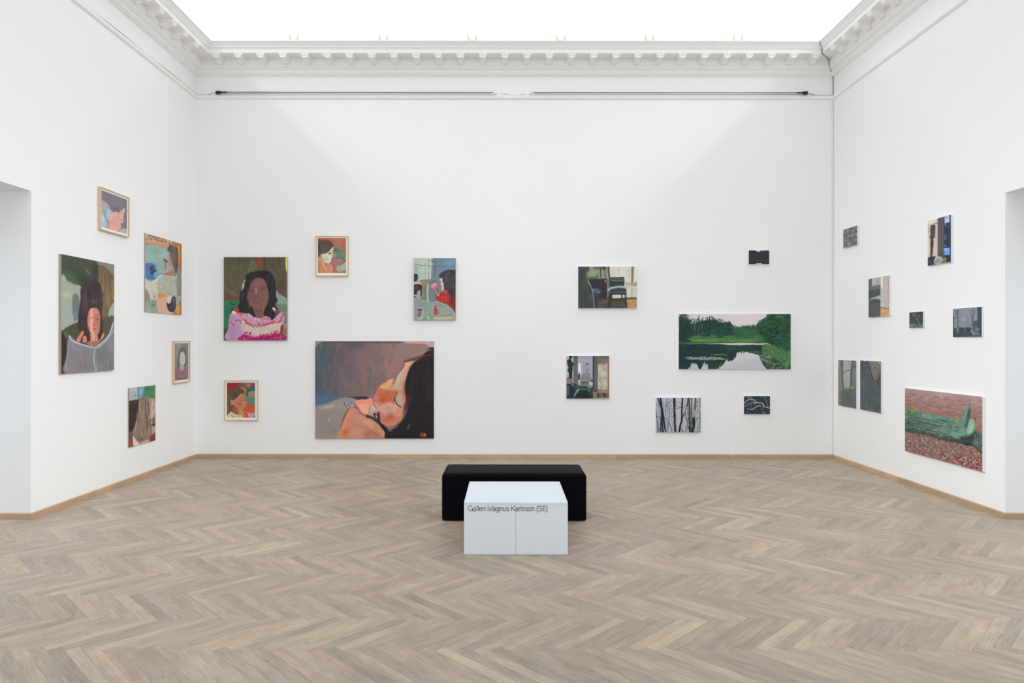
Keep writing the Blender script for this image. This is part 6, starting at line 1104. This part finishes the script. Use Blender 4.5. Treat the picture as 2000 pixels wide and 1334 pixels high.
def art_fog():
    p = Art('fog', 1850, 590, 17.1, '195,225 1155,155 1155,1160 185,1165', '7c848a')
    g, st, h = p.g, p.s_, p.h
    p.b('93909a', 600, 400, 200, 260, 0, .8); p.b('9aa0a8', 530, 560, 80, 90, 0, .7); p.b('6c7880', 280, 450, 120, 240, 0, .6); p.b('72807e', 720, 750, 100, 80, 0, .7); h('3d494e', '1000,170 1155,150 1155,870 1020,860', 30, 8); p.b('2c3440', 1110, 700, 90, 150, 0, .7); h('3c4a54', '830,620 960,620 1155,580 1155,870 850,880', 30, 8, .8); p.b('333e50', 980, 740, 80, 60, 0, .6)
    st('54606a', 50, '890,250 880,420 850,560 840,760', 22, .8); st('5a646c', 34, '800,290 820,480 830,640', 18, .8); st('8c989c', 40, '970,230 960,400 950,580', 26, .6); st('9ca4ac', 20, '850,320 830,420', 16, .6)
    st('4c5860', 36, '375,260 360,450 355,680 370,880', 16, .9); st('434f58', 40, '215,480 220,660 210,880', 18, .9); st('58646e', 20, '320,280 330,360 360,420', 14, .7); p.b('a8b4bc', 245, 460, 14, 20, 0, .8); p.b('343e48', 250, 520, 14, 30, 0, .7); p.b('98a8b0', 300, 470, 30, 30, 0, .5); p.b('8a989e', 290, 620, 40, 60, 0, .6); p.b('98a4ac', 275, 810, 20, 40, 0, .7); p.b('56626c', 400, 630, 50, 20, 0, .7); p.b('9ca4ac', 400, 590, 26, 16, 0, .6)
    h('8a8c94', '440,740 640,720 640,830 480,820', 20, 5); p.b('9ca0a4', 530, 775, 50, 16, 0, .8); st('5c6464', 10, '500,790 640,765', 9, .7)
    h('2f3d46', '390,840 560,850 800,840 800,1000 400,1000', 22, 5); p.b('7c8890', 600, 930, 46, 40, 0, .7); st('8a989c', 10, '560,850 570,960', 9, .6); st('6c7c80', 10, '650,860 780,870', 9, .7); p.b('2c363c', 720, 920, 50, 50, 0, .6)
    h('3a4648', '190,870 300,860 420,1000 800,1000 860,1100 1155,1140 1155,1165 185,1165', 20, 5); p.b('6c7c84', 345, 960, 50, 60, 0, .7); p.b('90a0a4', 350, 990, 50, 14, 0, .6); p.b('46564c', 340, 1060, 60, 40, 0, .7); p.b('2c3234', 250, 1140, 80, 20, 0, .8); p.b('484c54', 700, 1060, 60, 40, 0, .6); h('404c58', '800,880 1155,860 1155,1140 950,1110 860,1000', 22, 5)
    g('506c70', '850,880 960,860 1080,870 1060,960 960,990 870,950', 14, 4); p.b('80a0a0', 1010, 910, 50, 40, 0, .8); p.b('33404a', 890, 930, 36, 30, 0, .7); st('93a4a8', 26, '790,960 860,980 930,1040 1060,1040', 14, .9); st('6a8488', 20, '930,1060 1060,1100', 14, .8); st('a0b0b0', 12, '780,880 840,940 800,965', 10, .7); p.b('2c3650', 1110, 980, 40, 90, 0, .7)
    p.d(160, 60, 12, 88, '5c6870 848c92 4a565e 9098a0 3e4850', None, .35, 25); p.brush(120, 40, 16, 88, 40, .25, .02); p.grain(.03)
    return p

def art_leaves():
    p = Art('leaves', 1640, 433, 22.23, '155,350 765,160 765,1000 155,1155', '6a6a62')
    p.d(320, 80, 44, 60, '5c605a 7c7c74 545850 8c9088 6c6458 4c504c 9c9c94 74685c 66706a', None, .65, 90)
    for q in (('a0a08c', 530, 420, 50, 60), ('9ca4a0', 600, 560, 46, 40), ('a8b0b8', 410, 610, 36, 50), ('c4ccd0', 550, 615, 18, 24), ('6c8494', 215, 720, 36, 40), ('a0acb8', 400, 960, 50, 90), ('8c9484', 650, 800, 40, 70), ('5c7078', 570, 980, 50, 40), ('7c6048', 520, 730, 50, 50), ('545850', 480, 980, 20, 90), ('a8b0b4', 360, 390, 20, 50), ('8c7c6c', 240, 880, 50, 40), ('9098a8', 330, 1090, 60, 30), ('8c7c74', 650, 370, 40, 30)): p.b(*q, 0, .75)
    p.d(60, 70, 14, 60, '3e423e b0b0a8 4c4a44', None, .5, 90); p.grain(.03)
    return p

def art_meadow():
    p = Art('meadow', 1768, 602, 29, '235,235 1010,190 1015,1100 235,1105', '3b454c')
    g, st = p.g, p.s_
    p.b('34404c', 850, 320, 160, 100, 0, .7); p.b('3c3e4c', 480, 560, 120, 100, 0, .7); p.b('3c5058', 560, 740, 140, 80, 0, .8); p.b('34383c', 350, 300, 80, 60, 0, .6); p.b('464c54', 320, 470, 60, 80, 0, .7); p.b('38404c', 880, 620, 90, 110, 0, .6)
    g('4f6c58', '235,960 340,880 520,860 700,920 900,900 1015,980 1015,1105 235,1105', 50, 10); p.b('8c9c70', 360, 970, 90, 60, -20, .8); p.b('6c9080', 590, 1000, 80, 44, 0, .8); p.b('3c5440', 560, 880, 60, 30, 0, .7); st('9ca48c', 24, '320,880 420,890 520,885', 18, .8); p.b('74705c', 340, 1080, 70, 24, 0, .7)
    p.b('8c8c84', 450, 350, 46, 50, 0, .9); p.b('a8a8a4', 520, 295, 60, 20, 0, .8); p.b('84848a', 580, 400, 40, 80, 0, .9); st('94948c', 26, '450,400 480,540', 14, .8); st('2e2c30', 20, '530,470 600,530', 16, .8); p.b('33303c', 440, 580, 50, 50, 0, .7)
    p.b('7a8c98', 785, 460, 60, 36, 10, .9); st('84988a', 34, '650,600 720,690 790,830 840,930', 18, .9); p.b('7c9c80', 840, 960, 46, 50, 0, .9); st('8ca890', 20, '640,560 700,660', 14, .8); p.b('6c5c5c', 670, 660, 24, 20, 0, .7); st('4f6c50', 30, '740,980 880,1080', 20, .8); p.b('7c8484', 970, 980, 30, 120, 0, .6); p.b('8c8c88', 970, 580, 24, 50, 0, .6); p.b('5c6c70', 410, 730, 36, 50, 0, .7)
    p.d(90, 60, 16, 50, '2c343c 4c5c5c 3c4c44 54606c 303840', None, .4, 90); p.grain(.03)
    return p
# ---------------------------------------------------------------- hanging the pictures
def lin(c): return np.where(c <= .04045, c/12.92, ((c+.055)/1.055)**2.4)
def wall_rect(side, pts, t):
    """corner pixels of a picture front standing t off its wall -> centre along the wall, centre height, width, height"""
    out = []
    for x, y in pts:
        x, y = unroll(x, y)
        if side == 'back': dep = D-t; u = (x-PX)*dep/F
        elif side == 'left': dep = F*(-(XL+t))/(PX-x); u = dep
        else: dep = F*(XR-t)/(x-PX); u = -dep
        out.append((u, H+(PY-y)*dep/F))
    (a, b, c, d_) = out
    u0, u1 = (a[0]+d_[0])/2, (b[0]+c[0])/2; z1, z0 = (a[1]+b[1])/2, (c[1]+d_[1])/2
    return u0, u1, z0, z1
def front(art, name, w_, h_, y, gain, parent, z0=0.0):
    A = np.clip(lin(art.done())*gain, 0, .95)
    nh, nw = A.shape[:2]
    X, Z = np.meshgrid(np.linspace(-w_/2, w_/2, nw), np.linspace(h_/2, -h_/2, nh))
    V = np.stack([X, np.full_like(X, y), Z+z0], -1).reshape(-1, 3).astype(np.float32)
    I = np.arange(nh*nw).reshape(nh, nw)
    Q = np.stack([I[:-1, :-1], I[1:, :-1], I[1:, 1:], I[:-1, 1:]], -1).reshape(-1, 4)
    me = bpy.data.meshes.new(name); me.vertices.add(len(V)); me.vertices.foreach_set('co', V.ravel())
    me.loops.add(Q.size); me.loops.foreach_set('vertex_index', Q.ravel().astype(np.int32))
    me.polygons.add(len(Q)); me.polygons.foreach_set('loop_start', np.arange(0, Q.size, 4, dtype=np.int32))
    me.update(calc_edges=True)
    at = me.color_attributes.new('paint', 'FLOAT_COLOR', 'POINT')
    at.data.foreach_set('color', np.concatenate([A, np.ones((nh, nw, 1))], -1).astype(np.float32).ravel())
    me.materials.append(M_PAINT); me.validate()
    return link(name, me, parent)
RZ = {'back': 0, 'left': math.pi/2, 'right': -math.pi/2}
def place(side, u, z):
    return {'back': (u, D, z), 'left': (XL, u, z), 'right': (XR, -u, z)}[side]
def px(art, q): return [(art.org[0]+x/art.sc, art.org[1]+y/art.sc) for x, y in (pts_of(q) if isinstance(q, str) else q)]
def canvas(fn, side, label, edge, t=.032, gain=None, group=None):
    art = fn(); g = gain or GAIN[side]
    u0, u1, z0, z1 = wall_rect(side, px(art, art.quad), t)
    w_, h_ = abs(u1-u0), z1-z0
    o = thing('painting', label, 'painting', place(side, (u0+u1)/2, (z0+z1)/2), RZ[side], group)
    front(art, 'painted_front', w_-.001, h_-.001, -t-.0006, g, o)
    MB().box((-w_/2, -t, -h_/2), (w_/2, -.001, h_/2), .0018, 1).build('canvas_edge', edge, o)
def framed(fn, side, label, outer, t=.036):
    art = fn(); g = GAIN[side]
    u0, u1, z0, z1 = wall_rect(side, px(art, outer), t)
    a0, a1, b0, b1 = wall_rect(side, px(art, art.quad), t-.012)
    w_, h_ = u1-u0, z1-z0; cu, cz = (u0+u1)/2, (z0+z1)/2
    o = thing('framed_painting', label, 'framed painting', place(side, cu, cz), RZ[side])
    fw = .011; b = MB()
    W2, H2 = w_/2, h_/2
    ring = lambda e, y: [b.bm.verts.new((x, y, z)) for x, z in ((-W2+e, -H2+e), (W2-e, -H2+e), (W2-e, H2-e), (-W2+e, H2-e))]
    R = [ring(0, -.001), ring(0, -t+.001), ring(.001, -t), ring(fw-.001, -t), ring(fw, -t+.001), ring(fw, -.001)]
    for p, q in zip(R, R[1:]+R[:1]):
        for k in range(4): b.bm.faces.new((p[k], p[(k+1) % 4], q[(k+1) % 4], q[k]))
    b.build('frame', M_ASH, o)
    MB().box((-W2+fw, -t+.014, -H2+fw), (W2-fw, -.002, H2-fw)).build('mount', M_MAT, o)
    aw, ah = a1-a0, b1-b0; ox = (a0+a1)/2-cu; 
    f_ = front(art, 'painted_sheet', aw, ah, 0, g*1.04, o); f_.location = (ox, -t+.0125, (b0+b1)/2-cz)
    MB().box((-W2+fw, -t+.003, -H2+fw), (W2-fw, -t+.0045, H2-fw)).build('glazing', M_GLASS, o)
Art.SS = 1.7
canvas(art_sleeping, 'back', 'largest canvas on the back wall, face of a sleeping dark-haired figure lying on one side', M_LINEN)
canvas(art_sweater, 'back', 'canvas portrait of a dark-haired child in a pink and red patterned sweater', M_LINEN)
canvas(art_table, 'back', 'canvas of a long-haired girl in red sitting at a round table', M_LINEN)
framed(art_profile, 'back', 'small framed picture of a pale face in profile against red, upper back wall', '150,145 1000,145 1000,1190 150,1190')
framed(art_redboy, 'back', 'small framed picture of a child beside orange shapes, below the sweater portrait', '108,112 1030,112 1024,1212 108,1212')
canvas(art_book, 'left', 'tall canvas of a girl reading a large open grey book, largest on the left wall', M_LINEN, 0.026)
canvas(art_bath, 'left', 'canvas of a long-haired figure seated before a pale green wall with an orange border', M_LINEN, 0.012)
framed(art_lying, 'left', 'small framed picture of a face upturned against mauve, topmost on the left wall', '200,112 852,352 846,1258 200,1092')
framed(art_smallgirl, 'left', 'small framed portrait of a pale girl in dark red, nearest the left corner', '202,135 600,140 592,1140 202,1205')
canvas(art_hair, 'left', 'canvas of long brown hair seen from behind, lowest on the left wall', M_LINEN, 0.013)
canvas(art_lake, 'back', 'wide landscape painting of a forest lake with green trees and sky reflected', M_WHITEEDGE)
canvas(art_chair, 'back', 'painting of a dark wooden chair beside pale curtains', M_WHITEEDGE)
canvas(art_doorway, 'back', 'square painting of a dark statue and a green bowl before a bright doorway', M_WHITEEDGE)
canvas(art_birch, 'back', 'painting of bare birch trunks against a pale grey sky', M_WHITEEDGE)
canvas(art_branches, 'back', 'small dark painting of pale twisted branches, right of the birch trunks', M_WHITEEDGE)
canvas(art_dark, 'back', 'tiny almost black painting with a pale notch above and below, highest over the lake', M_WHITEEDGE)
canvas(art_log, 'right', 'large painting of a mossy green fallen log on red leaves, nearest the right doorway', M_WHITEEDGE, 0.027)
canvas(art_treeone, 'right', 'tall narrow painting of a misty wood with a yellow-green branch, beside the corner', M_WHITEEDGE, 0.02)
canvas(art_treetwo, 'right', 'tall narrow painting of a dark wood under a curved branch and brown leaves', M_WHITEEDGE, 0.024)
canvas(art_statue, 'right', 'painting of a slim dark statue beside blue window panes, highest on the right wall', M_WHITEEDGE, 0.023)
canvas(art_interior, 'right', 'painting of a grey armchair beside a pale curtain and a patch of orange floor', M_WHITEEDGE, 0.022)
canvas(art_fog, 'right', 'grey-blue painting of foggy bare trees, hanging above the mossy log', M_WHITEEDGE, 0.015)
canvas(art_leaves, 'right', 'tiny painting mottled with grey-brown leaves, highest beside the right corner', M_WHITEEDGE, 0.024)
canvas(art_meadow, 'right', 'tiny dark blue-green painting of a stalk over grass, smallest on the right wall', M_WHITEEDGE, 0.018)
